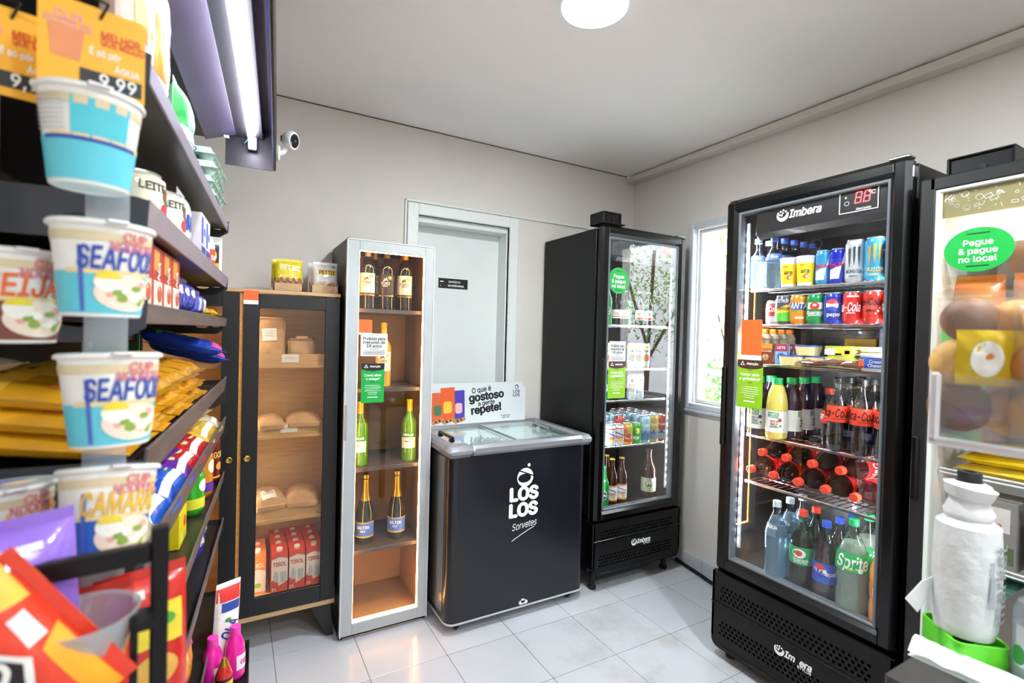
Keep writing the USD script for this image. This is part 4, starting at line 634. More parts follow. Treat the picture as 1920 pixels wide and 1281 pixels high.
def b_c2can(p, kind):
    if kind == 'lager': can(p, .0265, .145, TIN('#1f9a46'), [('disc', '#e9efe9', 0, .075, .017, .030), ('text', 'Heineken', (.034, .009), .078, 0, '#1c5a30'), ('disc', '#d6382e', 0, .096, .004, .004, .0011)])
    elif kind == 'melon': can(p, .0265, .150, TIN('#dfe6dc'), [('band', '#e2d05a', .118, .132, -180, 180), ('disc', '#4fa24a', 10, .062, .021, .021), ('disc', '#e24a3c', 12, .064, .015, .015, .0011), ('text', 'Xeque', (.034, .012), .104, 0, '#3f6a54')])
    elif kind == 'white': can(p, .0275, .150, TIN('#dfe4e6'), [('disc', '#4a5560', 0, .112, .007, .011), ('text', 'WHITE', (.04, .013), .086, 0, '#c03a3a'), ('band', '#cf4a40', .062, .078, -45, 45), ('text', 'STORM', (.034, .010), .070, 0, NOTE)])
    elif kind == 'plain': can(p, .0275, .150, TIN('#dde6e6'), [('disc', '#d9e9e4', 0, .07, .018, .026), ('disc', '#e2564a', 12, .112, .004, .004), ('text', 'ZERO', (.03, .009), .074, 0, '#8aa39c')])
    elif kind == 'original': can(p, .0325, .122, TIN('#e4e8ea'), [('poly', [(-.034, .082), (.034, .058), (.034, .064), (-.034, .088)], 0, 0, '#2b4a80'), ('text', 'Original', (.050, .015), .052, 4, '#d4502a', dict(bold=True, slant=.2)), ('disc', '#f0b92e', 18, .034, .012, .009), ('band', '#d5602f', .098, .104, -180, 180)])
    elif kind == 'colour': can(p, .0325, .122, TIN('#e9b93a'), [('disc', '#e0563f', -18, .076, .014, .018), ('disc', '#7ab648', 16, .082, .014, .015), ('disc', '#b8478c', 14, .052, .014, .014), ('band', '#d8433a', .016, .034, -180, 180), ('text', 'PULSE', (.044, .013), .052, 0, '#5a2c18')])
    elif kind == 'green': can(p, .0325, .122, TIN('#35b03e'), [('text', 'POP', (.036, .017), .034, 0, NOTE), ('disc', '#d8e84a', 14, .078, .013, .018), ('disc', '#1d6a30', -14, .070, .011, .015)])
    else:
        up, lo = dict(blue=('#a9d4e2', '#4b6f9c'), yellow=('#e0c05a', '#7a8fa4'), red=('#c8564a', '#8fb0a0'))[kind]
        can(p, .0325, .160, TIN(up), [('band', lo, .016, .070, -180, 180), ('text', 'PILSEN', (.045, .013), .105, 0, NOTE), ('disc', '#e9eef0', 0, .060, .014, .010), ('poly', [(-.02, .05), (0, .078), (.02, .05)], 0, 0, '#3a5f86', .0012)])
put(('beer_can', 'lager'), b_c2can, 'green lager can on the top shelf between the clear bottles', 'can', (-.452, -.46, Q1), A2, args=('lager',))
for i, x in enumerate((-.390, -.323)): put(('clear_bottle', 1), b_beer, ('clear bottle with a broad white label on the top shelf, left one', 'tall clear bottle with a broad white label on the top shelf, right one')[i], 'bottle', (x, -.50, Q1), A2, args=(.20, .0285, CLB, [('band', '#eef0ec', .030, .090, -60, 60), ('band', '#d4553c', .034, .044, -50, 50, .0010), ('text', 'ICE', (.03, .010), .066, 0, '#58605c')], CLRCAP))
for i, x in enumerate((-.630, -.448, -.391, -.334)): put(('beer_can', 'melon'), b_c2can, ('white can with a melon slice, left of the notices', 'white can with a melon slice, first right of the notices', 'white can with a melon slice, second right of the notices', 'white can with a melon slice, third right of the notices')[i], 'can', (x, -.50, Q2), A2, args=('melon',))
put(('beer_can', 'lager'), b_c2can, 'green lager can at the left end of the third shelf', 'can', (-.640, -.50, Q3), A2)
put(('beer_can', 'lager'), b_c2can, 'green lager can behind the lime card on the third shelf', 'can', (-.575, -.45, Q3), A2)
put(('beer_can', 'white'), b_c2can, 'white can with red lettering beside the lime card', 'can', (-.437, -.50, Q3), A2, args=('white',)); put(('beer_can', 'plain'), b_c2can, 'pale can with a faint emblem, rightmost of the third shelf', 'can', (-.376, -.50, Q3), A2, args=('plain',))
rows = [('original', -.592), ('original', -.528), ('colour', -.460), ('green', -.392), ('blue', -.322), ('yellow', -.254), ('red', -.186)]
CN = dict(original='white and orange', colour='multicoloured', green='bright green', blue='pale blue', yellow='yellow and blue', red='red and green')
for c_, (kd, x) in enumerate(rows):
    for r_ in range(5 if c_ > 3 else 4):
        kk = kd if r_ == 0 or c_ in (0, 1, 3) else 'blue' if c_ > 2 and r_ < 4 else 'red'
        if c_ in (0, 1, 2, 3) and r_ >= 2: kk = 'blue'
        l_ = f'{CN[kk]} beer can at the front of the fourth shelf' if r_ == 0 else f'{CN[kk]} beer can packed behind the front row'
        if r_ == 0 and kd == 'original': l_ += ', outer one' if c_ == 0 else ', inner one'
        put(('beer_can', kk), b_c2can, l_, 'can', (x - .0 * r_, -.500 + .069 * r_, Q4), A2, None if r_ == 0 else f'{CN[kk]} cans behind the front row', args=(kk,))
put(('beer_bottle', 'green'), b_beer, 'green beer bottle on the floor of the corner cooler', 'bottle', (-.628, -.50, Q0), A2)
OG = [('band', '#e9eef0', .016, .105, -180, 180), ('band', '#f0a52c', .016, .026, -180, 180, .0009), ('band', '#e08a4a', .098, .108, -180, 180, .0009), ('poly', [(-.03, .088), (.03, .066), (.03, .071), (-.03, .093)], 0, 0, '#2b4a80', .0009), ('text', 'Original', (.046, .014), .058, 4, '#d4502a', dict(bold=True, slant=.2)), ('disc', '#f0b92e', 20, .040, .010, .008, .0009)]
for x, y, l_ in ((-.530, -.455, 'front left of four on the cooler floor'), (-.455, -.455, 'front right of four on the cooler floor'), (-.50, -.37, 'back right of four on the cooler floor'), (-.60, -.37, 'back left of four on the cooler floor')): put(('beer_bottle', 'amber'), b_beer, 'amber beer bottle with a yellow crown cap, ' + l_, 'bottle', (x, y, Q0), A2, args=(.262, .034, AMB, OG, GOLDY))
put(('growler', 0), b_beer, 'dark bottle with a cream round-printed label alone at the right of the cooler floor', 'bottle', (-.235, -.455, Q0), A2, args=(.29, .046, AMB, [('band', '#dde3c0', .035, .120, -75, 75), ('disc', '#3c4a34', 0, .080, .022, .024), ('disc', '#dde3c0', 0, .080, .019, .021, .0010), ('poly', [(-.014, .068), (-.004, .088), (.002, .076), (.008, .086), (.014, .068)], 0, 0, '#3c4a34', .0013), ('text', 'LOCAL', (.03, .007), .112, 0, '#3c4a34'), ('text', 'IPA', (.014, .006), .046, 0, '#3c4a34')], BLKCAP))
# --- wine cabinet
def b_wine(p, m, lab, ink, fo, name, h=.31): bottle(p, wine(h, .0375), m, None, [('band', lab, .075, .168, -70, 70), ('poly', [(-.012, .132), (-.004, .150), (.000, .143), (.006, .155), (.014, .132), (.006, .140)], 0, 0, ink), ('text', name, (.044, .013), .124, 0, ink), ('text', 'NERO', (.022, .006), .112, 0, ink), ('disc', '#d9a83a', 34, .152, .009, .009), ('band', '#b98d3c', .062, .070, -70, 70), ('text', 'RESERVA', (.04, .006), .066, 0, '#4a3414')], None, (h * .80, h, fo, 1))
RW_ = mat('#140b0c', .08, coat=.7, noise=(9, .2)); F1_ = mat('#a48a84', .4, metal=.4); F2_ = mat('#5a4a40', .4, metal=.4); F3_ = mat('#c9762c', .35, metal=.4)
put(('wine_bottle', 0), b_wine, 'red wine bottle with a cream label, leftmost on the top shelf', 'wine bottle', (-1.948, -.315, 1.5195), -24, args=(RW_, '#e9dcc4', '#5a4a36', F1_, 'TORO'))
put(('wine_bottle', 0), b_wine, 'red wine bottle with a cream label behind the dark-labelled one', 'wine bottle', (-1.895, -.225, 1.5195), -24)
put(('wine_bottle', 1), b_wine, 'red wine bottle with a black label, middle of the top shelf', 'wine bottle', (-1.858, -.315, 1.5195), -24, args=(RW_, '#3a302a', '#efe6d4', F2_, 'TORO'))
put(('wine_bottle', 2), b_wine, 'red wine bottle with a copper foil, rightmost at the front', 'wine bottle', (-1.768, -.315, 1.5195), -24, args=(RW_, '#e2d2b4', '#5a4a36', F3_, 'TORO'))
put(('wine_bottle', 2), b_wine, 'red wine bottle with a copper foil half hidden behind the front one', 'wine bottle', (-1.745, -.205, 1.5195), -24)
put(('wine_bottle', 3), b_wine, 'white wine bottle with a yellow foil, alone on the second shelf behind the notices', 'wine bottle', (-1.856, -.28, 1.1475), -24, args=(mat('#b89a3c', .1, coat=.6, noise=(8, .1)), '#eee2c4', '#6a5a3a', GOLDY, 'TORO'))
def b_wg(p): bottle(p, wine(.305, .0375), tinted('#5f9a22', .18, .08), None, [('band', '#efe9da', .065, .118, -60, 60), ('band', '#2f8a3a', .120, .142, -60, 60), ('text', 'CHAPELAND', (.055, .010), .131, 0, NOTE), ('text', 'BRANCO', (.03, .006), .098, 0, '#6a6248')], None, (.245, .305, GOLDY, 1))
for x, l_ in ((-1.965, 'left green glass wine bottle on the third shelf'), (-1.724, 'right green glass wine bottle on the third shelf')): put(('white_wine_bottle', 0), b_wg, l_, 'wine bottle', (x, -.30, .7755), -24)
def b_sp(p):
    h, r = .33, .0435; pr = [(0, .006), (r * .6, .002), (r * .94, 0), (r, .006), (r, h * .40), (r * .93, h * .48), (r * .72, h * .57), (r * .50, h * .66), (r * .38, h * .76), (.0155, h * .86), (.0150, h * .92), (.0185, h * .93), (.0190, h * .97), (.0165, h), (0, h)]
    bottle(p, pr, mat('#1c2416', .08, coat=.7, noise=(9, .2)), None, [('band', '#4a74c8', .035, .105, -85, 85), ('band', '#d9a83a', .033, .040, -85, 85, .0009), ('text', 'SALTON', (.058, .013), .082, 0, NOTE), ('text', 'BRUT', (.026, .007), .064, 0, NOTE), ('band', '#d9a83a', .103, .107, -85, 85, .0009)], None, (h * .62, h, GOLD, 1))
for x, l_ in ((-1.928, 'left gold-foiled sparkling wine bottle with a blue label'), (-1.772, 'right gold-foiled sparkling wine bottle with a blue label')): put(('sparkling_wine_bottle', 0), b_sp, l_, 'wine bottle', (x, -.275, .3895), -24)
# ------------------------------------------------------------------ pantry cabinet contents
def b_kraft(p, w, dd, h, seed=0, label=False, clip=False):
    m = bx(-w / 2, w / 2, -dd / 2, dd / 2, 0, h, .012); m = fine(m, .022); v = m.vertices.copy(); t = v[:, 2] / h
    v[:, 1] *= 1 - .55 * np.clip(t - .45, 0, 1) * 1.6 * (1 if h > .09 else .4); n = meshkit.fbm(v * 32 + seed * 7, 3, seed)[:, None] - .5; v += n * .012 * np.array([1, 1, .5]); v[:, 2] = np.maximum(v[:, 2], 0); m.vertices = v
    part(p, 'bag', m, KRAFT, 50); part(p, 'fold', bx(-w * .42, w * .42, -dd * .30, dd * .1, h - .004, h + .004, .002), KRAFT, False)
    if label: q = part(p, 'label', front(rotm(rrect(.058, .055 if h > .12 else .035, .002, .0006), 4 if h > .12 else 8), -.008, -dd / 2 - .0058, h * .62), PAPER('#e6e8ec'), False); part(q, 'print_line', [front(ext(sbox(-.022, -.0007, .022 - .008 * (i % 2), .0007), .0004), -.008, -dd / 2 - .0066, h * .62 + .016 - .006 * i) for i in range(5)], mat('#6a7078', .6), False)
    if clip: part(p, 'clip', bx(-.025, .03, -dd * .34, dd * .05, h - .002, h + .014, .004), WOOD, False); part(p, 'skewer', rod((-.05, -dd * .15, h + .005), (.06, -dd * .15, h + .002), .002), DK)
def b_slump(p, w, d, seed, label):
    packet(p, w, .19, d, KRAFT, (), seed, .16, True, 0); f = pil(w, .19, d, seed, .16)
    part(p, 'folded_end', bx(-w * .40, w * .40, -.104, -.085, -.012, .012, .004), KRAFT, False)
    if label: q = part(p, 'label', drape(rotm(mv(rrect(.06, .05, .002, .0006), -.012, -.055), 6), f, .001), PAPER('#e6e8ec'), False); part(p, 'print_line', [drape(rotm(mv(ext(sbox(-.022, -.0008, .022, .0008), .0003), -.012, -.042 - .007 * i), 6), f, .0018) for i in range(4)], mat('#6a7078', .6), False)
def b_tray(p, w, card):
    part(p, 'front_lip', bx(-w / 2, w / 2, -.006, .006, 0, .046, .001), WOOD, False); part(p, 'bottom', bx(-w / 2, w / 2, .006, .22, 0, .006), WOOD, False); part(p, 'side', bx(-w / 2, -w / 2 + .006, .006, .22, .006, .03), WOOD, False); part(p, 'side', bx(w / 2 - .006, w / 2, .006, .22, .006, .03), WOOD, False)
    if card: q = part(p, 'price_card', front(rrect(.07, .036, .002, .0015), .0, -.006, .026), PAPER('#e9ebee'), False); part(q, 'print_line', [front(ext(sbox(-.02, -.0006, .02 - .006 * i, .0006), .0004), 0, -.0076, .030 - .006 * i) for i in range(2)], mat('#80868c', .6), False)
for i, z in enumerate((1.2572, .9432, .5692)): put(('wooden_tray', 0 if i < 2 else 1), b_tray, ('shallow wooden tray with a white card on the upper pantry shelf', 'shallow wooden tray with a white card on the middle pantry shelf', 'shallow wooden tray without a card on the lower pantry shelf')[i], 'tray', (-2.276, -.285, z), args=(.352, i < 2))
for key, a, x, y, z, rz, l_ in (((0,), (.115, .11, .20, 1, True, False), -2.352, -.20, 1.2640, 0, 'tall brown paper bag with a white label on the upper pantry shelf'), ((1,), (.115, .09, .105, 2, False, True), -2.226, -.20, 1.2640, 4, 'small brown paper bag closed with a wooden clip'),
        ((2,), (.125, .075, 3, False), -2.352, -.20, .9500, 3, 'brown paper bag on the middle pantry shelf, left of two'), ((3,), (.165, .085, 4, False), -2.205, -.20, .9500, -6, 'brown paper bag on the middle pantry shelf, right of two'),
        ((4,), (.150, .115, 5, True), -2.355, -.20, .5760, 8, 'brown paper bag with a white label on the lower pantry shelf'), ((5,), (.155, .110, 6, False), -2.205, -.20, .5760, -8, 'brown paper bag slumped against the labelled one on the lower pantry shelf')):
    put(('paper_bag', key), b_kraft if len(a) == 6 else b_slump, l_, 'bag', (x, y, z + (.0 if len(a) == 6 else a[1] * .40)), rz, args=a)
def b_milk(p, orange):
    w, h = .0665, .195; bc = '#d9493a' if not orange else '#e8894c'
    m = trimesh.convex.convex_hull([(sx * w / 2, sy * w / 2, 0) for sx in (-1, 1) for sy in (-1, 1)] + [(sx * w / 2, -w / 2, h * .90) for sx in (-1, 1)] + [(sx * w / 2, w / 2, h) for sx in (-1, 1)])
    part(p, 'carton', m, PAPER(bc), False); part(p, 'cap', mv(rotm(lathe([(0, 0), (.013, 0), (.013, .010), (.011, .012), (0, .012)], 18), 16, (1, 0, 0)), 0, -.010, h * .935), INKW)
    if orange: part(p, 'print', front(poly([(-w / 2, .01), (w / 2, .01), (w / 2, .10), (0, .112), (-w / 2, .10)]), 0, -w / 2, 0), PAPER('#d8d4d0'), False); part(p, 'emblem', front(spot(.014, .010), 0, -w / 2 - .0005, .04), PAPER('#8fbf3a'), False)
    else:
        part(p, 'print', front(poly([(-w / 2, .055), (-.012, .075), (-.004, .03), (w / 2, .05), (w / 2, .150), (0, .160), (-w / 2, .150)]), 0, -w / 2, 0), PAPER('#eceaea'), False); part(p, 'picture', [front(poly([(.004, .045), (.026, .045), (.028, .092), (.002, .092)]), 0, -w / 2 - .0005, 0), front(poly([(-.024, .05), (-.006, .05), (-.004, .075), (-.010, .098), (-.020, .098), (-.026, .075)]), 0, -w / 2 - .0005, 0)], PAPER('#b9c6d4'), False)
        part(p, 'lettering', front(txt('31', .012, True), -.022, -w / 2 - .0006, .018), INKW, False)
    part(p, 'brand_name', front(fit('TIROL', .056, .017, bold=True), 0, -w / 2 - .0009, .128), PAPER('#c8322a' if not orange else '#f2ece4'), False)
MK = [('left', -2.303), ('middle', -2.231), ('right', -2.159)]
for nm2, x in MK:
    for r_ in range(4): put(('milk_carton', 0), b_milk, f'red and white milk carton, front of the {nm2} row' if r_ == 0 else f'red milk carton behind the front one of the {nm2} row', 'carton', (x, -.258 + .0705 * r_, .2325), 0, None if r_ == 0 else f'milk cartons behind the {nm2} front carton', args=(False,))
for r_ in range(2): put(('milk_carton', 1), b_milk, 'orange and grey milk carton at the left, ' + ('front one', 'back one')[r_], 'carton', (-2.390, -.235 + .0705 * r_, .2325), 0, args=(True,))
def b_box(p, w, dd, hf, hb):
    part(p, 'front_panel', bx(-w / 2, w / 2, -dd / 2, -dd / 2 + .003, 0, hf), KRAFT, False); part(p, 'back_panel', bx(-w / 2, w / 2, dd / 2 - .003, dd / 2, 0, hb), KRAFT, False); part(p, 'bottom', bx(-w / 2, w / 2, -dd / 2, dd / 2, 0, .003), KRAFT, False)
    for s_ in (-1, 1): part(p, 'side_panel', mv(rotm(ext(Polygon([(-dd / 2, 0), (dd / 2, 0), (dd / 2, hb), (0, hb * .9), (-dd / 2, hf)]), .003), 90, (1, 0, 0)), 0, 0, 0).apply_transform(trimesh.transformations.rotation_matrix(math.pi / 2, (0, 0, 1))).apply_translation((s_ * (w / 2 - .0015) - .0015, 0, 0)), KRAFT, False)
put(('display_box', 0), b_box, 'open cardboard display box of yellow peanut packets on the pantry cabinet', 'box', (-2.290, -.235, 1.5825), 0, args=(.118, .12, .036, .066)); put(('display_box', 1), b_box, 'open cardboard display box of white peanut packets on the pantry cabinet', 'box', (-2.136, -.235, 1.5825), 0, args=(.118, .12, .036, .062))
NUTS = [('disc', '#8a5236' if i % 2 else '#b98a62', -.048 + .0125 * (i % 9), -.052 + .012 * (i // 9) + .004 * (i % 2), .0062, .0075) for i in range(27)]
PY = [('rect', '#d9c81a', -.05, .05, .0, .015), ('text', '#eef0e4', 'PETTIZ', .085, .022, .004, .030, -4)] + NUTS
PW = [('rect', '#f0c41c', -.036, .044, .010, .032), ('text', '#1d1a16', 'PETTIZ', .070, .017, .004, .021, 0), ('disc', '#d8b48c', -.026, -.036, .018, .011), ('disc', '#a86a3c', .022, -.038, .018, .010), ('disc', '#c98a58', .030, -.030, .010, .008), ('disc', '#4f79b4', .034, .050, .007, .007)]
put(('peanut_packet', 0), packet, 'yellow peanut packet standing in front in its display box', 'packet', (-2.284, -.262, 1.590), 6, rx=-6, args=(.112, .118, .03, FILM('#d5c313'), PY, 1)); put(('peanut_packet', 0), packet, 'yellow peanut packet behind and left of the front one', 'packet', (-2.300, -.222, 1.590), -6, rx=-6); put(('peanut_packet', 0), packet, 'yellow peanut packet at the very back of its display box', 'packet', (-2.280, -.192, 1.594), 2, rx=-4)
put(('peanut_packet', 1), packet, 'white peanut packet standing in front in its display box', 'packet', (-2.128, -.258, 1.590), 4, rx=-6, args=(.108, .118, .03, FILM('#d9d4cc'), PW, 2)); put(('peanut_packet', 1), packet, 'white peanut packet behind and left of the front white one', 'packet', (-2.146, -.215, 1.590), -8, rx=-5)
# ------------------------------------------------------------------ gondola shelving along the left wall
GO, GA = np.array([-2.523, -.60]), math.radians(-3.9)
def GW(x, y, z): return (GO[0] + x * math.cos(GA) - y * math.sin(GA), GO[1] + x * math.sin(GA) + y * math.cos(GA), z)
GR = -3.9
GS = thing('shelving_unit', 'dark metal gondola shelving unit along the left wall, full of groceries', 'shelf', GW(0, 0, 0), (0, 0, GR))
GB = mat('#2a2624', .42, noise=(12, .1), coat=.1); GY = mat('#3c3e45', .5, noise=(20, .06)); RAIL = mat('#9a94a4', .35, metal=.3, noise=(30, .06)); RAILD = mat('#6e6666', .35, metal=.3, noise=(8, .2), stretch=(6, 1, 6))
L0 = -1.23
part(GS, 'back_panel', bx(-.44, -.42, L0, 0, .05, 2.12), mat('#2f3432', .5, noise=(8, .1)), False)
for y in (L0, -.0): part(GS, 'upright', bx(-.46, -.42, y - .015, y + .015, 0, 2.16, .003), GB, False)
def shelf_at(z, rail, railm, x0=-.42, plate=.05, x1=0.):
    s = part(GS, 'shelf', bx(x0, x1 - .004, L0, 0, z - .022, z, .001), GB, False)
    part(s, 'price_rail', [rotm(bx(x1 - .003, x1 + .002, L0 + .01, -.006, z - .022, z + rail - .022, .001), 8, (0, 1, 0), (x1, 0, z))], railm, False)
    for y in (L0, -.003):
        b_ = rotm(ext(Polygon([(x0, z - plate), (x1 - .03, z - plate), (x1 + .002, z - plate + .022), (x1 + .004, z + .012), (x1 - .012, z + .016), (x0, z + .016)]).difference(affinity.scale(Point(x1 - .075, z - plate * .45).buffer(.012, quad_segs=4), 1.6, .6)), .003), 90, (1, 0, 0)); part(s, 'bracket', mv(b_, 0, y + .0015, 0), GY if y < -.5 else GB, False)
    for y in (-.012,): part(s, 'clip', mv(spot(.010, .005, 14, .002), x1 - .03, y - .02, z - .0245), INKW, False)
shelf_at(1.79, .026, RAIL); shelf_at(1.582, .038, RAIL); shelf_at(1.440, .030, RAILD); shelf_at(1.205, .052, RAILD, plate=.085); shelf_at(1.055, .055, RAILD, plate=.07); shelf_at(.866, .04, RAILD); shelf_at(.690, .045, RAILD); shelf_at(.425, .045, RAILD); shelf_at(.12, .06, RAILD)
for y in (L0 + .012,): part(GS, 'front_post', bx(-.030, -.002, y - .03, y - .006, 0, 1.11, .002), GB, False)
# light hood over the aisle edge, with its tube
HO = thing('light_hood', 'black metal light hood with a glowing tube above the left shelves', 'lamp', GW(0, 0, 0), (0, 0, GR))
HL = -1.32; PUR = mat('#4a4658', .35, metal=.5, noise=(10, .08)); HB = mat('#141318', .4, noise=(20, .1))
part(HO, 'front_lip', [bx(.148, .156, HL, 0, 2.015, 2.17, .002), bx(.10, .148, HL, 0, 2.150, 2.158)], HB, False)
part(HO, 'reflector', rotm(bx(-.075, .025, HL, -.03, 2.100, 2.104, .001), -20, (0, 1, 0), (-.02, 0, 2.1)), PUR, False)
part(HO, 'top_plate', [bx(.02, .11, HL, 0, 2.118, 2.150, .001), bx(-.42, -.06, HL, -.0, 2.10, 2.118)], HB, False)
part(HO, 'end_plate', bx(-.012, .152, -.004, .0, 2.012, 2.155), HB, False)
part(HO, 'white_tag', bx(-.012, .004, -.075, -.05, 2.092, 2.0935), INKW, False); part(HO, 'edge_strip', bx(.1445, .1475, HL, -.02, 2.018, 2.034), mat('#3a3ad8', .3, coat=.5), False, 'thin blue edge strip inside the lip')
part(HO, 'tube', rod((.076, HL + .01, 2.085), (.076, -.035, 2.085), .0105, 20), mat('#f1ecff', .4, emit=20.), 40)
part(HO, 'tube_holder', [bx(.062, .090, -.035, -.015, 2.072, 2.118, .003), bx(.062, .090, HL, HL + .012, 2.072, 2.118, .003)], INKW, False)
part(HO, 'wire', [rod((.05, -.03, 2.09), (.062, -.05, 2.10), .0015, 6), rod((.05, -.03, 2.09), (.055, -.012, 2.11), .0015, 6)], mat('#1f7a4a', .4), False)
put(('security_camera', 0), seccam, 'small white round security camera fixed to the end of the light hood', 'camera', (GW(.157, -.03, 2.075)), GR)
put(('security_camera', 0), seccam, 'white round security camera at the right edge above the snack cooler', 'camera', (-.0, -2.215, 2.06), 200) if 0 else put(('security_camera', 0), seccam, 'white round security camera at the right edge above the snack cooler', 'camera', (-.460, -2.195, 1.962), 240)
IR = GR + 90
# items, nearest shelf first
def b_eggs(p):
    pulp = mat('#a9c4b4', .85, noise=(30, .08), bump=(120, .001))
    part(p, 'lid', trimesh.convex.convex_hull([(sx * .148, sy * .05, .020) for sx in (-1, 1) for sy in (-1, 1)] + [(sx * .140, sy * .040, .040) for sx in (-1, 1) for sy in (-1, 1)]), pulp, False)
    part(p, 'cup', [mv(lathe([(0, 0), (.012, 0), (.022, .018), (.023, .021), (0, .021)], 10), -.122 + .0488 * i, y, 0) for i in range(6) for y in (-.026, .026)] + [bx(-.150, .150, -.052, .052, .017, .022, .002)], pulp, 50, kind=None)
    part(p, 'mark', [front(txt('D', .012, True), -.11 + .11 * i, -.0495, .023) for i in range(3)] + [front(txt('D', .012, True), 0, 0, 0).apply_transform(trimesh.transformations.rotation_matrix(-math.pi / 2, (0, 0, 1))).apply_translation((-.1495, .0, .027))], mat('#3c4a44', .7), False)
for i in range(4): put(('egg_carton', 0), b_eggs, ('lowest', 'second lowest', 'third', 'topmost')[i] + ' pale green egg carton in the stack on the top left shelf', 'egg carton', GW(-.055, -.22 + .004 * (i % 2), 1.7915 + .041 * i), IR + (-1) ** i * 1.5)
put(('rice_bag', 0), packet, 'green and white bag standing on the top left shelf behind the eggs', 'bag', GW(-.06, -.62, 1.792), IR, args=(.15, .19, .06, FILM('#b9d8c2'), [('rect', '#1d9a3a', -.075, .075, .0, .095), ('rect', '#cfe6d4', -.05, .03, -.03, -.01)], 3))
put(('rice_bag', 1), packet, 'bright green bag beside the white-fronted one on the top left shelf', 'bag', GW(-.10, -.76, 1.792), IR, args=(.13, .22, .06, FILM('#1d9a34'), [('rect', '#e6f2e6', -.05, .05, -.06, .01)], 4))
for i, y in enumerate((-1.02, -1.14)): put(('candy_bag', i), packet, ('clear and orange sweet bag on the top left shelf, nearer the green bags', 'clear and orange sweet bag nearest the end of the top left shelf')[i], 'bag', GW(-.045, y, 1.792), IR, args=(.13, .23, .06, FILM('#cdb8a4'), [('rect', '#e0901e', -.05, .01, -.07, .10), ('rect', '#b9a0d8', .02, .05, -.02, .09), ('rect', '#e8d0c8', -.04, .03, -.10, -.075)], 7 + i))
def b_tin(p): can(p, .048, .105, TIN('#e9dfb8'), [('band', '#f0ead0', .008, .094, -180, 180), ('text', 'LEITE', (.05, .014), .078, -20, '#3a3a34'), ('disc', '#c9a03a', 30, .07, .008, .012), ('text', 'M', (.03, .03), .045, 38, '#2a4aa0'), ('disc', '#c83a38', 10, .040, .012, .012), ('disc', '#7a5a3a', 14, .066, .010, .014)])
put(('milk_tin', 0), b_tin, 'cream milk powder tin on the second left shelf', 'tin', GW(-.055, -.86, 1.5835), IR - 20)
put(('milk_tin', 0), b_tin, 'cream milk powder tin at the near end of the second left shelf', 'tin', GW(-.065, -1.00, 1.5835), IR - 20)
put(('milk_pouch', 0), packet, 'white, blue and red milk pouch beside the tin', 'pouch', GW(-.04, -.70, 1.5835), IR, args=(.10, .125, .04, FILM('#eef0f4'), [('rect', '#d8343a', .028, .05, -.06, .04), ('text', '#2a4aa8', 'M', .04, .035, -.012, .0)], 8))
put(('small_carton', 0), cartonbox, 'white and blue carton between the pouch and the sauce bottle', 'carton', GW(-.035, -.545, 1.5835), IR, args=(.075, .05, .13, PAPER('#eef0f5'), [('rect', '#2b3f98', -.0375, .0375, .01, .045), ('rect', '#3a56b8', -.0375, -.01, .05, .12), ('disc', '#3a56b8', .012, .085, .012, .012)]))
put(('small_carton', 0), cartonbox, 'white and blue carton behind its twin, away from the viewer', 'carton', GW(-.035, -.455, 1.5835), IR)
def b_sauce(p): bottle(p, [(0, 0), (.030, 0), (.033, .006), (.033, .085), (.026, .105), (.014, .122), (.014, .138), (0, .138)], mat('#eceae6', .4), (.0175, .124, .146, INKW), [('band', '#e0492e', .018, .072, -180, 180), ('text', 'SAL', (.03, .014), .046, 0, NOTE)])
put(('sauce_bottle', 0), b_sauce, 'white squeeze bottle with a red label near the far end of the second shelf', 'bottle', GW(-.042, -.30, 1.5835), IR - 15)
put(('coffee_pack', 0), packet, 'white, black and yellow upright pack at the far end of the second shelf', 'pack', GW(-.075, -.075, 1.5835), GR + 8, args=(.13, .125, .055, FILM('#e9e6e2'), [('rect', '#17151a', -.06, .055, -.02, .045), ('poly', '#d9a92a', [(-.055, -.058), (.055, -.058), (.055, -.018), (-.055, -.042)]), ('text', '#f2d13a', 'bob', .085, .045, .006, .012)], 9, .06))
for i, y in enumerate((-1.12, -1.035, -.95, -.865)): put(('pasta_box', 0), cartonbox, ('first', 'second', 'third', 'fourth')[i] + ' red and white box from the near end of the third shelf', 'box', GW(-.05, y, 1.4415), IR, args=(.078, .06, .112, PAPER('#b9382e'), [('rect', '#efe4d4', -.033, .033, .006, .052), ('rect', '#d99a4a', -.033, .01, .07, .105), ('text', '#f4ece0', 'ANA', .055, .018, 0, .062, 80), ('disc', '#c85a3a', .01, .03, .018, .015)]))
for i, y in enumerate((-.75, -.66, -.57)): put(('biscuit_pack', 0), packet, ('nearest', 'middle', 'farthest')[i] + ' shiny blue biscuit pack on the third left shelf', 'pack', GW(-.05, y, 1.4415), IR, args=(.085, .072 + .0 * i, .05, FILM('#1d2fa8'), [('rect', '#cfd3e2', .01, .038, -.03, .0), ('disc', '#e9e6ea', -.015, .01, .014, .010)], 11))
for i, y in enumerate((-.46, -.37)): put(('biscuit_pack', 1), packet, ('blue and silver biscuit pack with a picture, nearer one', 'blue and silver biscuit pack with a picture, farther one')[i], 'pack', GW(-.045, y, 1.4415), IR, args=(.08, .055, .04, FILM('#2b48c0'), [('rect', '#d9dce6', -.02, .03, -.02, .015), ('disc', '#e8b04a', .018, -.005, .012, .010)], 12))
for i, y in enumerate((-.25, -.14)): put(('stock_pack', 0), packet, ('yellow foil pack lying at the far end of the third shelf, nearer one', 'yellow foil pack lying at the far end of the third shelf, farther one')[i], 'pack', GW(-.055, y, 1.4600), IR + 25 * i, args=(.085, .06, .034, FILM('#e3b81c'), [('rect', '#d8432a', -.02, .02, -.025, -.012), ('rect', '#f2da5a', -.03, .03, .0, .02)], 13, .3, True))
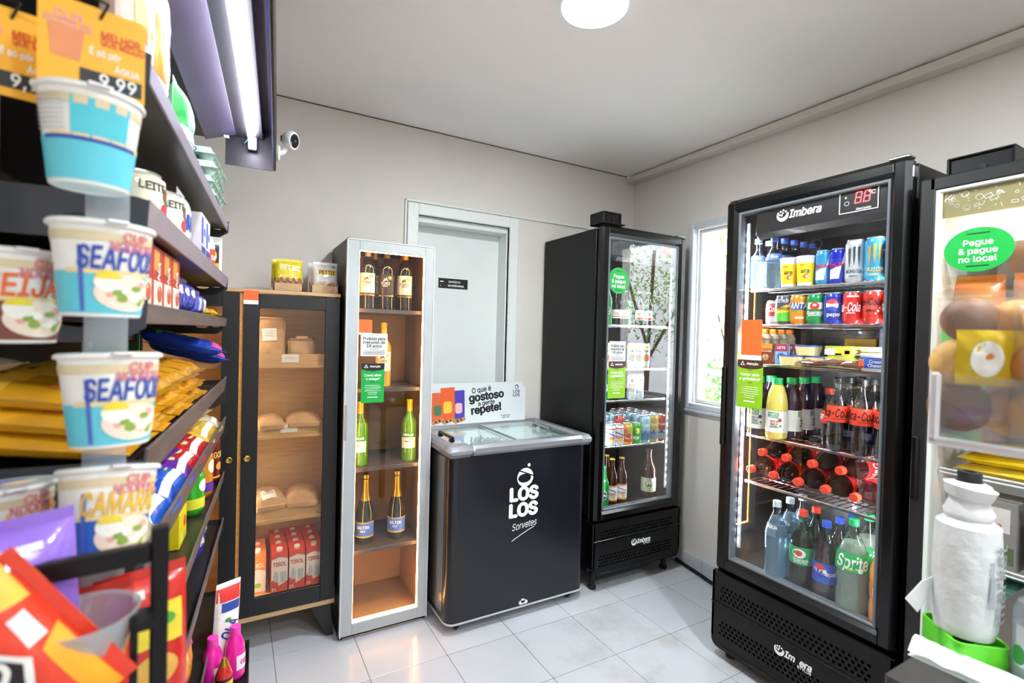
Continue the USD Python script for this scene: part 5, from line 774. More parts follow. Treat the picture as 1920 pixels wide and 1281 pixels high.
# fourth shelf: yellow pasta packs lying in stacks, tipped towards the aisle
PK = [('rect', '#f2c23c', -.038, .038, .02, .10), ('rect', '#2a2018', -.016, .012, .055, .063), ('rect', '#d9901c', -.03, .03, -.10, -.05), ('text', '#c8641c', 'PASTA', .055, .014, 0, -.03)]
for c_ in range(9):
    y = -1.17 + .093 * c_
    for r_ in range(3):
        put(('pasta_pack', 0), packet, ('lowest', 'middle', 'topmost')[r_] + f' yellow pasta pack of the {("first", "second", "third", "fourth", "fifth", "sixth", "seventh", "eighth", "ninth")[c_]} stack from the near end', 'pack', GW(-.150 + .004 * ((c_ + r_) % 3), y, 1.245 + .033 * r_), IR + (-1) ** (c_ + r_) * 1.5, rx=9, args=(.088, .235, .036, FILM('#e0a21c'), PK, 14, .10, True, .014))
for i in range(2): put(('candy_tube', 0), packet, ('dark blue tube of sweets with bright letters lying on the pasta packs', 'dark blue tube of sweets beside its twin, farther back')[i], 'pack', GW(-.095, -.255 + .10 * i, 1.363 - .03 * i), IR + 8, rx=14, args=(.085, .22, .05, FILM('#1d3fa8'), [('text', '#e8d42a', 'LASAR', .16, .03, 0, .02, 90), ('rect', '#d83a8c', -.04, .04, -.105, -.075), ('disc', '#e84a9c', .01, -.06, .02, .018), ('rect', '#38b04a', -.035, .02, .06, .075)], 15, .12, True))
for i in range(2): put(('coffee_packet', 0), cartonbox, ('green coffee pack at the back of the fourth shelf, nearer one', 'green coffee pack at the back of the fourth shelf, farther one')[i], 'pack', GW(-.30 + .01 * i, -.16 + .10 * i, 1.2065), GR + 10, args=(.085, .06, .20, PAPER('#1d7a3c'), [('rect', '#8f2a2e', -.03, .03, .15, .185), ('text', '#f0e6da', 'Melitta' if 0 else 'CAFÉ', .05, .014, 0, .168), ('rect', '#3a2418', -.032, .032, .105, .125), ('text', '#f0e6da', 'EXTRAFORTE', .058, .010, 0, .115)]))
# near end of the fourth shelf, seen from its side
for i in range(3): put(('flat_pack', 0), packet, ('lowest', 'middle', 'topmost')[i] + ' long yellow and green pack lying at the near end behind the noodle cups', 'pack', GW(-.285, -1.10, 1.245 + .033 * i), GR + 2 * i, args=(.20, .17, .036, FILM('#e9a81c'), [('rect', '#4fb43c', -.05, .09, -.03, -.015), ('rect', '#f2c65a', -.08, .08, .02, .06)], 16, .1, True))
put(('clear_pack', 0), packet, 'clear and orange pack lying on top of the long yellow packs', 'pack', GW(-.26, -1.14, 1.352), GR, args=(.16, .12, .03, FILM('#e9d2bc'), [('rect', '#e8824a', -.06, .05, -.04, .01)], 17, .2, True))
# fifth shelf
SN = [('#c81e2c', '#8f1420', 'red'), ('#6a2a9a', '#d8d0e0', 'purple'), ('#1d5fc8', '#9ad0f2', 'blue'), ('#1a4fc0', '#e8eef6', 'blue and white'), ('#d8c8a0', '#3a3028', 'cream'), ('#e6b83a', '#5a3a20', 'yellow and brown')]
for i, (y, k_) in enumerate(((-1.14, 4), (-1.02, 2), (-.93, 3), (-.84, 2), (-.75, 1), (-.66, 0), (-.57, 0), (-.48, 0), (-.36, 5), (-.24, 5), (-.12, 4))):
    a, b_, nm3 = SN[k_]; pos = ('nearest', 'second', 'third', 'fourth', 'fifth', 'sixth', 'seventh', 'eighth', 'ninth', 'tenth', 'farthest')[i]
    put(('snack_packet', k_), packet, f'{nm3} snack packet, {pos} along the fifth left shelf', 'packet', GW(-.10, y, 1.092), IR + (-1) ** i * 5, rx=10, args=(.12, .19, .055, FILM(a), [('rect', b_, -.045, .045, -.02, .05), ('rect', '#f0efe9', -.05, .03, -.085, -.068), ('disc', '#e8d8a0', .01, -.045, .022, .015)], 18 + k_, .22, True))
    if i % 2 == 0: put(('snack_packet', k_), packet, f'{nm3} snack packet lying on the {pos} one of the fifth left shelf', 'packet', GW(-.145, y + .02, 1.137), IR - (-1) ** i * 6, rx=10)
# sixth shelf
put(('candy_box', 0), cartonbox, 'bright yellow open box near the middle of the sixth left shelf', 'box', GW(-.075, -.62, .8675), IR, args=(.10, .08, .085, PAPER('#e9d21a'), [('disc', '#d8392a', .02, .05, .014, .014), ('rect', '#f4e65a', -.045, .0, .01, .03)]))
put(('snack_can', 'green'), can, 'bright green snack can on the sixth left shelf', 'can', GW(-.05, -.40, .8675), IR - 20, args=(.036, .13, TIN('#3fc02a'), [('band', '#e9e23a', .02, .05, -180, 180), ('disc', '#f2f2ea', 0, .085, .018, .018)]))
put(('snack_can', 'orange'), can, 'orange and purple snack can on the sixth left shelf', 'can', GW(-.045, -.24, .8675), IR - 20, args=(.036, .15, TIN('#f09a2a'), [('band', '#5a2a9a', .02, .05, -180, 180), ('disc', '#f6e6c8', 0, .10, .018, .022)]))
put(('snack_can', 'maroon'), can, 'maroon snack can at the far end of the sixth left shelf', 'can', GW(-.04, -.08, .8675), IR - 20, args=(.036, .165, TIN('#7a1d1f'), [('text', 'GOLD', (.05, .02), .10, 0, '#e9c46a'), ('band', '#e6c23a', .02, .026, -180, 180), ('disc', '#e8a04a', 0, .06, .016, .014)]))
for i, y in enumerate((-1.10, -.96)): put(('chip_packet', 0), packet, ('yellow chip packet standing nearest on the sixth left shelf', 'yellow chip packet standing second on the sixth left shelf')[i], 'packet', GW(-.055, y, .8675), IR, rx=-6, args=(.11, .135, .05, FILM('#e6b62a'), [('rect', '#d88a2a', -.045, .045, -.06, -.01), ('disc', '#c8501e', .0, .03, .024, .018)], 25))
# seventh and eighth shelves
put(('foil_packet', 0), packet, 'blue and silver foil packet standing on the seventh left shelf', 'packet', GW(-.045, -.30, .6915), IR, args=(.08, .085, .035, FILM('#3a3aa8'), [('rect', '#d8dce6', -.03, .03, -.01, .035)], 26, .3)); put(('foil_packet', 0), packet, 'blue and silver foil packet behind its twin on the seventh left shelf', 'packet', GW(-.05, -.18, .6915), IR + 8)
for i, y in enumerate((-.70, -.52)): put(('soap_packet', 0), packet, ('tall yellow pack with a picture on the eighth left shelf, nearer one', 'tall yellow pack with a picture on the eighth left shelf, farther one')[i], 'packet', GW(-.05, y, .4265), IR, rx=-5, args=(.12, .19, .06, FILM('#eaa51c'), [('rect', '#d8d4e0', -.05, .0, .02, .08), ('text', '#d83a5c', 'SOL', .06, .025, .01, .055, 20), ('rect', '#e8702a', -.05, .05, -.09, -.06), ('disc', '#d84a8a', .02, .02, .016, .02)], 27)); 
put(('end_stop', 0), lambda p: [part(p, 'plate', bx(-.05, .05, -.002, .002, 0, .12, .001), BLACK, False), part(p, 'foot', bx(-.05, .05, -.002, .06, 0, .003), BLACK, False)], 'black metal bookend plate on the eighth left shelf', 'bookend', GW(-.02, -.83, .4265), IR)
# cleaning goods on a low rack in the aisle
RK = thing('low_rack', 'low black wire rack at the foot of the left shelves', 'rack', (-2.50, -1.02, 0), (0, 0, GR))
part(RK, 'deck', bx(-.06, .055, -.13, .13, .318, .330, .002), BLACK, False)
for x_ in (-.054, .049):
    for y_ in (-.122, .122): part(RK, 'post', bx(x_ - .006, x_ + .006, y_ - .006, y_ + .006, 0, .395 if x_ > 0 else .33, .001), BLACK, False)
def b_pink(p): bottle(p, [(0, 0), (.024, 0), (.028, .008), (.029, .07), (.026, .10), (.020, .12), (.0125, .132), (.0125, .145), (0, .145)], mat('#e81fa0', .25, coat=.5, noise=(10, .06)), (.015, .134, .158, mat('#f23cb4', .3)), [('band', '#f6e6f0', .03, .075, -50, 50), ('text', 'GEL', (.03, .014), .052, 0, '#d81f90')])
put(('cleaner_bottle', 0), b_pink, 'hot pink cleaner bottle at the left of the low rack', 'bottle', (-2.537, -1.00, .3305), 60); put(('cleaner_bottle', 0), b_pink, 'hot pink cleaner bottle at the right of the low rack', 'bottle', (-2.478, -.965, .3305), 60)
put(('detergent_pouch', 0), packet, 'white, red and blue detergent pouch standing between the pink bottles', 'pouch', (-2.512, -.940, .3305), 38, rx=-3, ry=6, args=(.085, .255, .04, FILM('#f0eee8'), [('rect', '#d8322e', -.042, .042, .085, .125), ('rect', '#2a4a9c', -.03, .03, .055, .082), ('text', '#2a3f9c', 'OLÁ', .06, .035, .0, .0, 60), ('disc', '#2f9a4a', -.01, .03, .010, .006)], 28, .1))
def b_sq(p): bottle(p, [(0, 0), (.020, 0), (.023, .006), (.023, .06), (.016, .082), (.008, .10), (0, .104)], mat('#c8281e', .25, coat=.5), None, [('band', '#e2c23a', .012, .05, -180, 180), ('band', '#1c1a1c', .052, .058, -180, 180)]); part(p, 'cap', lathe([(0, .085), (.013, .085), (.013, .092), (.004, .112), (0, .113)], 16), GOLD)
put(('sauce_bottle', 1), b_sq, 'little red and yellow squeeze bottle in front on the low rack', 'bottle', (-2.506, -1.045, .3305), 40)
# ------------------------------------------------------------------ noodle cups on a clear hanging strip at the near end
STRIP = tinted('#e6e8ea', .80, .04)
ST = thing('hanging_strip', 'clear plastic strip hanging at the shelf end that carries the noodle cups', 'display strip', (-2.636, -1.902, 0), (0, 0, 12))
part(ST, 'strip', bx(-.022, .022, -.0012, .0012, 1.02, 1.765, .0005), STRIP, False)
part(ST, 'hook', tube([(0, 0, 1.76), (0, .01, 1.775), (0, .10, 1.776)], .003), CHROME)
def b_noodle(p, kind, back=False):
    ht = .106; R = lambda z: .0365 + .0107 * np.asarray(z, float) / .1
    body = mat('#ece9e4', .5, noise=(14, .02))
    part(p, 'cup', lathe([(0, .003), (.033, .003), (.034, 0), (.0365, .001), (.0470, .100), (.0470, .101), (.0505, .1015), (.0510, .104), (.0500, .106), (0, .106)], 40), body)
    lc, lt, main = dict(sea=('#5fc4d6', '#eef1f2', '#2a46a8'), meat=('#7a4038', '#efe6e0', '#e8642a'), shrimp=('#2f62b8', '#eef1f2', '#e9b52a'))[kind]
    part(p, 'foil_lid', lathe([(0, .1062), (.0490, .1062), (.0490, .1072), (0, .1072)], 40), FILM('#cfe2e6')); part(p, 'lid_print', [mv(spot(.030, .024, 24, .0005), -.004, .006, .1073), ], PAPER(lc), False); part(p, 'lid_picture', mv(spot(.016, .013, 20, .0005), .012, -.012, .1079), PAPER('#e3c49a'), False); part(p, 'lid_tab', bx(-.010, .010, -.058, -.046, .1040, .1072, .001), FILM('#e6dde0'), False)
    part(p, 'label', band(R, .004, .050, -175, 175, k=4, n=40), PAPER(lc), True); part(p, 'rim_band', band(R, .084, .094, -170, 120, k=1, n=60), PAPER('#d9c7a4'), True); part(p, 'middle_band', band(R, .048, .053, -60, 100, .0009, 40), PAPER('#e6cf9a'), True)
    if back: part(p, 'facts_panel', band(R, .050, .092, -30, 40, .0010, 20, 3), PAPER('#52c0cf'), True); part(p, 'facts_lines', [wrap(fine(poly([(-.028, z), (.012, z), (.012, z + .001), (-.028, z + .001)]), .01), lambda q: R(q) + .0013, 0, -52) for z in np.linspace(.056, .090, 8)], mat('#b8bcc0', .6), False); part(p, 'blue_rule', band(R, .046, .050, -70, 60, .0012, 30), PAPER('#3048a4'), True); return
    nm4 = dict(sea='SEAFOOD', meat='FEIJÃO', shrimp='CAMARÃO')[kind]
    part(p, 'lettering', wrap(fine(fit(nm4, .088, .024, bold=True, slant=.15), .01), lambda z: R(z) + .0012, .066, 14), PAPER(main), False)
    part(p, 'maker_name', [wrap(fine(fit(s_, .050, .010, bold=True), .01), lambda z: R(z) + .0012, z_, 26) for s_, z_ in (('CUP', .091), ('NOODLES', .080))], PAPER('#e07a86'), False)
    part(p, 'bowl_picture', wrap(fine(spot(.034, .021, 30), .008), lambda z: R(z) + .0010, .028, 24), PAPER('#f0dcc8'), False)
    r_ = np.random.default_rng(5)
    for q, (n_, c_) in enumerate((('food_piece', '#e8a89a'), ('food_piece', '#f2c94a'), ('food_piece', '#8aa84a'), ('food_piece', '#f6efe4'))): part(p, n_, [wrap(fine(spot(r_.uniform(.004, .008), r_.uniform(.003, .005), 10), .01), lambda z: R(z) + .0013 + .0002 * q, .028 + r_.uniform(-.012, .012), 24 + r_.uniform(-30, 30)) for _ in range(5)], PAPER(c_), False)
    part(p, 'seal', wrap(fine(spot(.013, .012, 20), .008), lambda z: R(z) + .0016, .040, -6), PAPER('#f3f1e9'), False); part(p, 'seal_cap', wrap(fine(poly([(.013 * math.cos(a), .012 * math.sin(a)) for a in np.linspace(.25, 2.89, 12)]), .008), lambda z: R(z) + .0020, .040, -6), PAPER('#ecd23a'), False)
    part(p, 'blue_rule', band(R, .006, .078, -42, -36, .0011, 60, 4), PAPER('#4a64b8'), True)
put(('noodle_cup', 'back'), b_noodle, 'noodle cup showing its turquoise back panel, topmost on the strip', 'noodle cup', (-2.644, -1.951, 1.573), 18, args=('sea', True), rx=2)
put(('noodle_cup', 'sea'), b_noodle, 'seafood noodle cup, second from the top on the clear strip', 'noodle cup', (-2.630, -1.961, 1.424), 24, args=('sea',), rx=1)
put(('noodle_cup', 'sea'), b_noodle, 'seafood noodle cup, third from the top on the clear strip', 'noodle cup', (-2.618, -1.970, 1.274), 22, rx=-4)
put(('noodle_cup', 'shrimp'), b_noodle, 'tilted white noodle cup with yellow lettering, lowest on the strip', 'noodle cup', (-2.624, -1.972, 1.138), 20, args=('shrimp',), rx=-14, ry=6)
put(('noodle_cup', 'meat'), b_noodle, 'brown and white noodle cup with orange lettering at the left edge', 'noodle cup', (-2.719, -1.912, 1.391), 26, args=('meat',))
put(('noodle_cup', 'shrimp'), b_noodle, 'white noodle cup low at the left edge under the brown one', 'noodle cup', (-2.725, -1.916, 1.116), 30, rx=-6)
ST2 = thing('hanging_strip', 'second clear plastic strip at the left edge, carrying the brown noodle cup', 'display strip', (-2.775, -1.852, 0), (0, 0, 12)); part(ST2, 'strip', bx(-.022, .022, -.0012, .0012, 1.02, 1.765, .0005), STRIP, False); part(ST2, 'hook', tube([(0, 0, 1.76), (0, .01, 1.775), (0, .06, 1.776)], .003), CHROME)
def b_card(p, w, h):
    part(p, 'card', front(rrect(w, h, .006, .001), 0, 0, h / 2), mat('#f3b023', .45, noise=(14, .05)), False); part(p, 'tie', tube([(.005, -.002, h - .012), (.012, -.006, h + .006), (-.02, -.002, h + .012), (-.05, .0, h + .018)], .0014), BLACK)
    part(p, 'lettering', [front(fit('CUP', .026, .009, bold=True), -.022, -.0012, h * .80), front(fit('NOODLES', .040, .008, bold=True), -.022, -.0012, h * .72)], PAPER('#e79aa0'), False); part(p, 'slogan', [front(fit('MELHOR', .036, .008, bold=True), .024, -.0012, h * .72), front(fit('QUE MIOJO', .040, .008, bold=True), .026, -.0012, h * .64)], PAPER('#d8441e'), False)
    part(p, 'white_words', [front(fit('É só pôr', .028, .007, bold=True), .010, -.0012, h * .50), front(fit('ÁGUA', .024, .007, bold=True), .030, -.0012, h * .36)], INKW, False)
    part(p, 'picture', front(poly([(-.014, 0), (.010, 0), (.014, .034), (-.017, .034)]), -.022, -.0012, h * .34), PAPER('#e08a5a'), False); q = part(p, 'price_panel', front(ext(sbox(-.028, -.010, .028, .008), .0006), .016, -.0012, h * .20), mat('#26242a', .5), False); part(q, 'price', front(fit('9,99', .034, .014, bold=True), .022, -.0020, h * .195), INKW, False)
put(('price_card', 0), b_card, 'orange price card hanging above the topmost noodle cup', 'price card', (-2.638, -1.972, 1.676), 14, args=(.094, .100)); put(('price_card', 0), b_card, 'orange price card hanging at the left edge', 'price card', (-2.726, -1.925, 1.673), 14)
# black wire rack under the cups
WR = thing('wire_rack', 'black metal rack in front of the shelf end that holds the lowest noodle goods', 'rack', (-2.561, -2.045, 0), (0, 0, 9))
part(WR, 'post', bx(-.008, .008, -.008, .008, 0, 1.195, .002), BLACK, False); part(WR, 'post', bx(-.30, -.284, -.008, .008, 0, 1.195, .002), BLACK, False); part(WR, 'crossbar', bx(-.284, -.008, -.007, .007, 1.158, 1.178, .002), BLACK, False); part(WR, 'crossbar', bx(-.284, -.008, -.007, .007, .90, .915, .002), BLACK, False)
part(WR, 'inner_post', bx(-.026, -.019, -.036, -.029, .90, 1.118, .001), BLACK, False); part(WR, 'ring', tube([(-.02, -.032, 1.066), (-.10, -.075, 1.066), (-.17, -.032, 1.066)], .003), BLACK); part(WR, 'bracket', bx(-.026, -.006, -.036, .0, 1.10, 1.108), BLACK, False); part(WR, 'deck', bx(-.284, -.008, -.03, .12, .915, .921), BLACK, False)
put(('clear_bowl', 0), lambda p: part(p, 'bowl', lathe([(.030, .0), (.030, .003), (.044, .048), (.047, .050), (.049, .050), (.048, .046), (.034, -.002), (0, -.002), (0, .0), (.030, .0)], 36), tinted('#c9ccd0', .55, .06)), 'empty clear plastic bowl under the lowest noodle cup', 'bowl', (-2.624, -2.060, 1.070), 0)
for i, (x, y, z, rz, c1) in enumerate(((-2.585, -1.960, .922, 20, '#c8281e'), (-2.640, -1.985, .922, 10, '#d83a28'), (-2.70, -1.975, .922, 16, '#c03020'))): put(('noodle_packet', i), packet, ('red and yellow noodle packet in the wire rack, right one', 'red and yellow noodle packet in the wire rack, middle one', 'red and yellow noodle packet in the wire rack, left one')[i], 'packet', (x, y, z), rz, rx=-4, args=(.095, .165, .03, FILM(c1), [('rect', '#e8d23a', -.03, .04, .0, .05), ('disc', '#d8a84a', .01, -.03, .025, .02), ('disc', '#5aa83a', .02, .03, .012, .008), ('rect', '#f0e8e0', -.045, .0, .062, .072)], 30 + i, .2))
def centred(c, half, rz, ry):
    d = np.array([math.sin(math.radians(ry)) * half, 0, math.cos(math.radians(ry)) * half]); a = math.radians(rz)
    return (c[0] - d[0] * math.cos(a), c[1] - d[0] * math.sin(a), c[2] - d[2])
# snack bags nearest the viewer, on a stand whose top is below the picture
BS = thing('snack_stand', 'black stand below the nearest snack bags, at the lower left', 'stand', (-2.700, -2.135, 0), (0, 0, 20)); part(BS, 'tray', bx(-.10, .10, -.07, .03, .995, 1.005, .003), BLACK, False); part(BS, 'column', bx(-.03, .0, -.01, .02, .02, .995, .002), BLACK, False); part(BS, 'foot', bx(-.12, .08, -.09, .01, 0, .02, .004), BLACK, False)
put(('snack_bag', 0), packet, 'purple snack bag with a yellow flash of blue lettering at the lower left', 'bag', centred((-2.705, -2.052, 1.105), .1145, 22, -3), 22, ry=-3, args=(.155, .205, .06, FILM('#8f6ad0'), [('poly', '#e6dc1c', [(-.075, .046), (-.02, .066), (.05, .070), (.058, .058), (.0, .046), (-.04, .030), (-.075, .018)]), ('text', '#24348c', 'cride', .105, .030, -.004, .048, 8, .2), ('rect', '#e8e2f2', -.06, .05, .084, .090), ('disc', '#f2eef6', .02, -.035, .030, .026), ('disc', '#e9c23a', .045, -.085, .02, .025)], 40, .18))
put(('snack_bag', 1), packet, 'red and orange corn chip bag with a white-outlined letter at the lower left corner', 'bag', centred((-2.684, -2.091, 1.096), .077, 0, 56), 0, ry=56, args=(.17, .13, .055, FILM('#e03a20'), [('poly', '#f0a01e', [(.005, .050), (.084, .046), (.084, .064), (-.005, .064)]), ('poly', '#f2b02a', [(-.084, .02), (-.050, .028), (-.040, .064), (-.084, .064)]), ('rect', '#e6dde0', -.034, -.004, .046, .058), ('poly', '#f3f0ee', [(-.026, .022), (.004, .044), (.026, .032), (.028, .002), (-.004, -.016)]), ('poly', '#241a22', [(-.020, .021), (.004, .037), (.020, .028), (.021, .005), (-.004, -.008)]), ('text', '#f6f3f0', 'D', .024, .028, .000, .015, 40), ('disc', '#ea9a90', .050, -.010, .022, .020), ('disc', '#f2d8d4', .049, -.010, .011, .010)], 41, .14))
# ------------------------------------------------------------------ counter at the right front
CT = thing('counter_table', 'dark counter top at the lower right corner', 'table', (-1.02, -2.605, 0)); TZ = .80
part(CT, 'table_top', bx(-.40, .40, -.33, .352, TZ - .03, TZ, .003), mat('#3c3836', .45, noise=(10, .1)), False)
for x_ in (-.36, .36):
    for y_ in (-.29, .31): part(CT, 'leg', bx(x_ - .02, x_ + .02, y_ - .02, y_ + .02, 0, TZ - .03, .002), BLACK, False)
HOLD = mat('#5fd420', .35, coat=.3, noise=(10, .04))
def b_holder(p):
    f = ext(sbox(-.040, -.030, .040, .030).buffer(.018, quad_segs=5), .012); part(p, 'base', f, HOLD, 30); part(p, 'wall', mv(ext(sbox(-.040, -.030, .040, .030).buffer(.018, quad_segs=5).difference(sbox(-.040, -.030, .040, .030).buffer(.013, quad_segs=5)), .034), 0, 0, .012), HOLD, 30); part(p, 'core', cyl(.016, .012, .345, n=20), mat('#2a2b2e', .5)); part(p, 'core_top', mv(lathe([(.010, .340), (.019, .340), (.019, .365), (.010, .365), (.010, .340)], 20), 0, 0, 0), mat('#202124', .5))
put(('roll_holder', 0), b_holder, 'bright green stand with a black core carrying the roll of white bags', 'holder', (-1.205, -2.296, TZ + .0005), 50)
BAGW = mat('#eef0f1', .55, noise=(9, .02), bump=(40, .003), transl=.2)
def b_roll(p):
    f = lambda z: np.interp(z, [0, .02, .11, .185, .215, .228, .232], [.047, .051, .0535, .0515, .050, .043, .030])
    m = fine(lathe([(.019, .0)] + [(float(f(z)), z) for z in np.linspace(0, .232, 14)] + [(.019, .234), (.019, 0)], 36), .02); v = m.vertices.copy(); n = (meshkit.fbm(v * 22, 3, 4) - .5)[:, None]; rr_ = np.hypot(v[:, 0], v[:, 1])[:, None]; v[:, :2] *= 1 + n * .09 * (rr_ > .03); m.vertices = v; part(p, 'roll', m, BAGW, 60)
    part(p, 'twisted_top', [mv(q_, 0, 0, -.023) for q_ in (lathe([(.021, .250), (.038, .252), (.040, .262), (.034, .275), (.030, .290), (.034, .315), (.022, .322), (.021, .250)], 24), rotm(lathe([(.0215, .286), (.036, .29), (.042, .312), (.026, .318), (.0215, .286)], 20), 8, (0, 1, 0), (0, 0, .3)))], BAGW, 50)
    t_ = fine(fit('market', .185, .034, bold=False), .012); t_ = rotm(t_, 90); part(p, 'lettering', wrap(t_, .0565, .115, 46), mat('#9a9ea2', .6), False, 'grey vertical word printed on the roll')
    part(p, 'small_print', [wrap(fine(rotm(ext(sbox(-.03, -.0016, .03, .0016), .0005), 90), .012), .0565, .10 + .03 * (i % 2), 22 + 3 * i) for i in range(3)], mat('#aab0b8', .6), False)
    F_ = [(-.050, .0, .095), (-.072, -.012, .085), (-.100, -.02, .045), (-.078, -.014, .02), (-.056, -.004, .055)]; m = trimesh.convex.convex_hull(F_ + [(x, y + .004, z) for x, y, z in F_]); part(p, 'loose_end', m, BAGW, False)
put(('bag_roll', 0), b_roll, 'roll of white shopping bags with grey print on the green stand', 'roll of bags', (-1.205, -2.296, TZ + .047), -55)
def b_sheet(p):
    X, Y = np.meshgrid(np.linspace(-.105, .105, 26), np.linspace(-.032, .032, 10)); Z = .020 * (1 - (Y / .034) ** 2).clip(0) + .012 * meshkit.fbm(np.stack([X * 40, Y * 50, X * 0], -1), 3, 8) + .001; n, m_ = X.shape
    V = np.vstack([np.column_stack([X.ravel(), Y.ravel(), Z.ravel()]), np.column_stack([X.ravel(), Y.ravel(), Z.ravel() * 0])]); N = n * m_; F = []
    for j in range(n - 1):
        for i in range(m_ - 1): a = j * m_ + i; F += [(a, a + 1, a + m_ + 1), (a, a + m_ + 1, a + m_), (N + a, N + a + m_ + 1, N + a + 1), (N + a, N + a + m_, N + a + m_ + 1)]
    part(p, 'sheet', trimesh.Trimesh(V, F), BAGW, 60)
put(('crumpled_bag', 0), b_sheet, 'crumpled white bag lying on the counter in front of the green stand', 'bag', (-1.278, -2.350, TZ + .0005), -86)
def b_sani(p):
    bottle(p, [(0, 0), (.030, 0), (.034, .006), (.034, .125), (.028, .145), (.015, .155), (.015, .165), (0, .165)], tinted('#dfe8ee', .75, .08), (.0165, .158, .178, INKW), [('band', '#dfe6ee', .03, .105, -60, 60, .0006), ('disc', '#5a86b8', 0, .08, .018, .014), ('disc', '#3fa04a', -50, .05, .012, .018)], (tinted('#e9eef0', .7, .04), .10))
    part(p, 'pump', [cyl(.006, .178, .205, n=12), bx(-.012, .012, -.010, .010, .203, .213, .003), tube([(0, -.005, .209), (0, -.035, .209), (0, -.045, .203)], .004)], INKW, 40)
put(('sanitizer_bottle', 0), b_sani, 'clear pump bottle of hand gel at the right edge of the counter', 'bottle', (-1.195, -2.398, TZ + .0005), -70)
# clear bread bin on its stand
BB = thing('bread_bin', 'clear acrylic bread bin on a stand at the right edge', 'bin', (-1.42, -2.60, 0)); ACR = tinted('#eeeef0', .95, .04)
part(BB, 'wall', bx(-.148, -.144, -.18, .236, 1.272, 1.372, .001), ACR, False); part(BB, 'wall', bx(.144, .148, -.18, .236, 1.272, 1.372, .001), ACR, False); part(BB, 'wall', bx(-.144, .144, .232, .236, 1.272, 1.372, .001), ACR, False); part(BB, 'wall', bx(-.144, .144, -.18, -.176, 1.272, 1.372, .001), ACR, False)
part(BB, 'rim', [bx(-.152, -.142, .226, .240, 1.268, 1.376, .004), bx(-.152, -.142, -.18, .240, 1.266, 1.280, .004)], tinted('#f2eff2', .35, .06), 30)
part(BB, 'floor_plate', bx(-.144, .144, -.176, .232, 1.272, 1.277), ACR, False); part(BB, 'post', bx(.165, .185, -.16, -.14, TZ + .010, 1.30, .002), ACR, False); part(BB, 'arm', bx(.10, .18, -.16, -.14, 1.262, 1.272), ACR, False); part(BB, 'base_plate', bx(.02, .32, -.22, -.05, TZ, TZ + .010, .002), ACR, False)
def b_bread(p, h, seed):
    for i, (x, z, r_) in enumerate(((-.030, .045, .040), (.032, .042, .040), (-.028, .112, .041), (.030, .115, .040), (-.022, .178, .036), (.030, .176, .034))):
        if z + r_ < h + .03: part(p, 'bun', mv(trimesh.creation.icosphere(3, 1.0).apply_scale((r_, r_ * .85, r_ * .95)), x, 0, z), mat(('#b9772e', '#80502e', '#d9a04a', '#e6b868')[(i + seed) % 4], .6, noise=(14, .15), bump=(30, .004)), 60)
    part(p, 'wrapper', pillow(.135, h, .095, seed, .16), tinted('#f6f2ec', .93, .05), 60); f = pil(.135, h, .095, seed, .16)
    part(p, 'label', front(mv(drape(poly([(-.045, -.03), (.05, -.03), (.05, .05), (-.045, .05)]), f, .0012), 0, h / 2 + .012)), PAPER('#d9b81f'), 60); part(p, 'emblem', front(mv(drape(mv(spot(.018, .026, 20), -.012, .008), f, .0018), 0, h / 2 + .012)), PAPER('#f0efe9'), 60); part(p, 'mark', front(mv(drape(mv(spot(.005, .005, 10), -.010, .012), f, .0024), 0, h / 2 + .012)), PAPER('#e0823a'), 60)
for i, (x, y, z, rz, h, l_) in enumerate(((-1.498, -2.405, 1.278, -60, .20, 'bag of brown and yellow buns standing leftmost in the bread bin'), (-1.500, -2.500, 1.278, -66, .21, 'bag of buns with a large yellow label, second in the bread bin'), (-1.495, -2.60, 1.278, -72, .20, 'bag of buns third in the bread bin, outside the right edge'))): put(('bread_bag', i), b_bread, l_, 'bread bag', (x, y, z), rz, args=(h, i + 1))
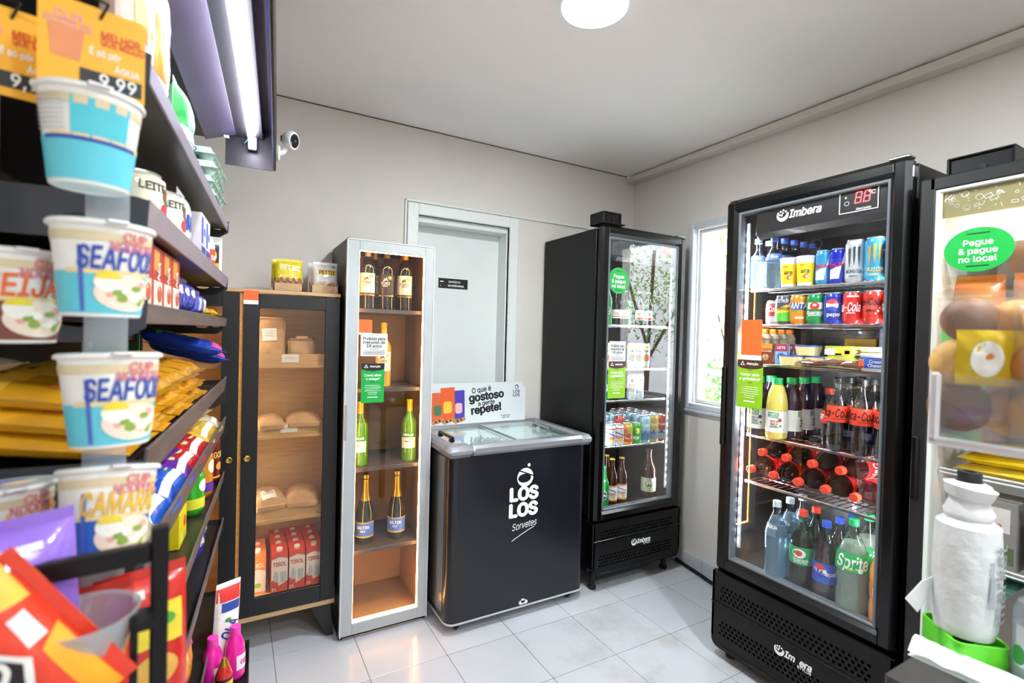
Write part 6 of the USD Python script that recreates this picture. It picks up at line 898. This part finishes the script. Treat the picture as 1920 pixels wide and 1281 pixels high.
# right-hand cooler contents
for i in range(3): put(('frozen_pack', 0), packet, ('lowest', 'middle', 'topmost')[i] + ' yellow pack lying in the right-hand cooler', 'pack', (-.44, -2.16, 1.040 + .034 * i), -88 + 6 * i, args=(.24, .15, .045, FILM('#e6c414'), [('rect', '#8a4a3a', -.09, .09, -.03, -.005), ('rect', '#c83a2a', -.10, -.07, .02, .05), ('text', '#f2e6c8', 'QUEIJO', .09, .016, 0, .02)], 50, .2, True))
put(('bacon_pack', 0), packet, 'small clear brown pack lying on the yellow packs', 'pack', (-.50, -2.10, 1.142), -80, args=(.10, .08, .03, FILM('#8a6a5a'), [('rect', '#b08a7a', -.03, .03, -.02, .02)], 51, .3, True))
for i in range(2): put(('meat_box', 0), cartonbox, ('grey frozen meat box with a white label in the right-hand cooler, left one', 'grey frozen meat box with a white label in the right-hand cooler, right one')[i], 'box', (-.47, -2.125 - .15 * i, .7645), -90, args=(.13, .12, .20, PAPER('#8a8684'), [('rect', '#d8d4d0', -.05, .05, .11, .18), ('disc', '#e0823a', .0, .155, .012, .014), ('text', '#d05a5a', 'Alcatra', .07, .014, 0, .13), ('rect', '#5a6a48', -.06, .06, .02, .07)]))
put(('veg_bag', 0), packet, 'dark green bag with an orange corner low in the right-hand cooler', 'bag', (-.48, -2.16, .5555), -90, args=(.17, .16, .06, FILM('#24584a'), [('poly', '#e8702a', [(-.02, -.06), (.05, -.06), (.04, -.02)]), ('rect', '#3a7a6a', -.06, .03, .02, .06)], 52, .25))
for i in range(3): put(('orange_bag', 0), packet, ('first', 'second', 'third')[i] + ' orange and white bag on the upper shelf of the right-hand cooler', 'bag', (-.46, -2.06 - .15 * i, 1.3145), -86, args=(.13, .30, .07, FILM('#e8822a'), [('rect', '#f2ece4', -.05, .05, -.08, .02), ('rect', '#f0b83a', -.05, .04, .06, .10)], 53, .2))
# black flex on the floor by the window wall
lone('power_cable', 'black power cable running along the floor below the window', 'cable', tube([(-.020, -.50, .012), (-.028, -.56, .012), (-.040, -.64, .012), (-.052, -.72, .012), (-.072, -.82, .012), (-.10, -.92, .012), (-.12, -1.05, .012), (-.10, -1.20, .012)], .010, 10), RUB)
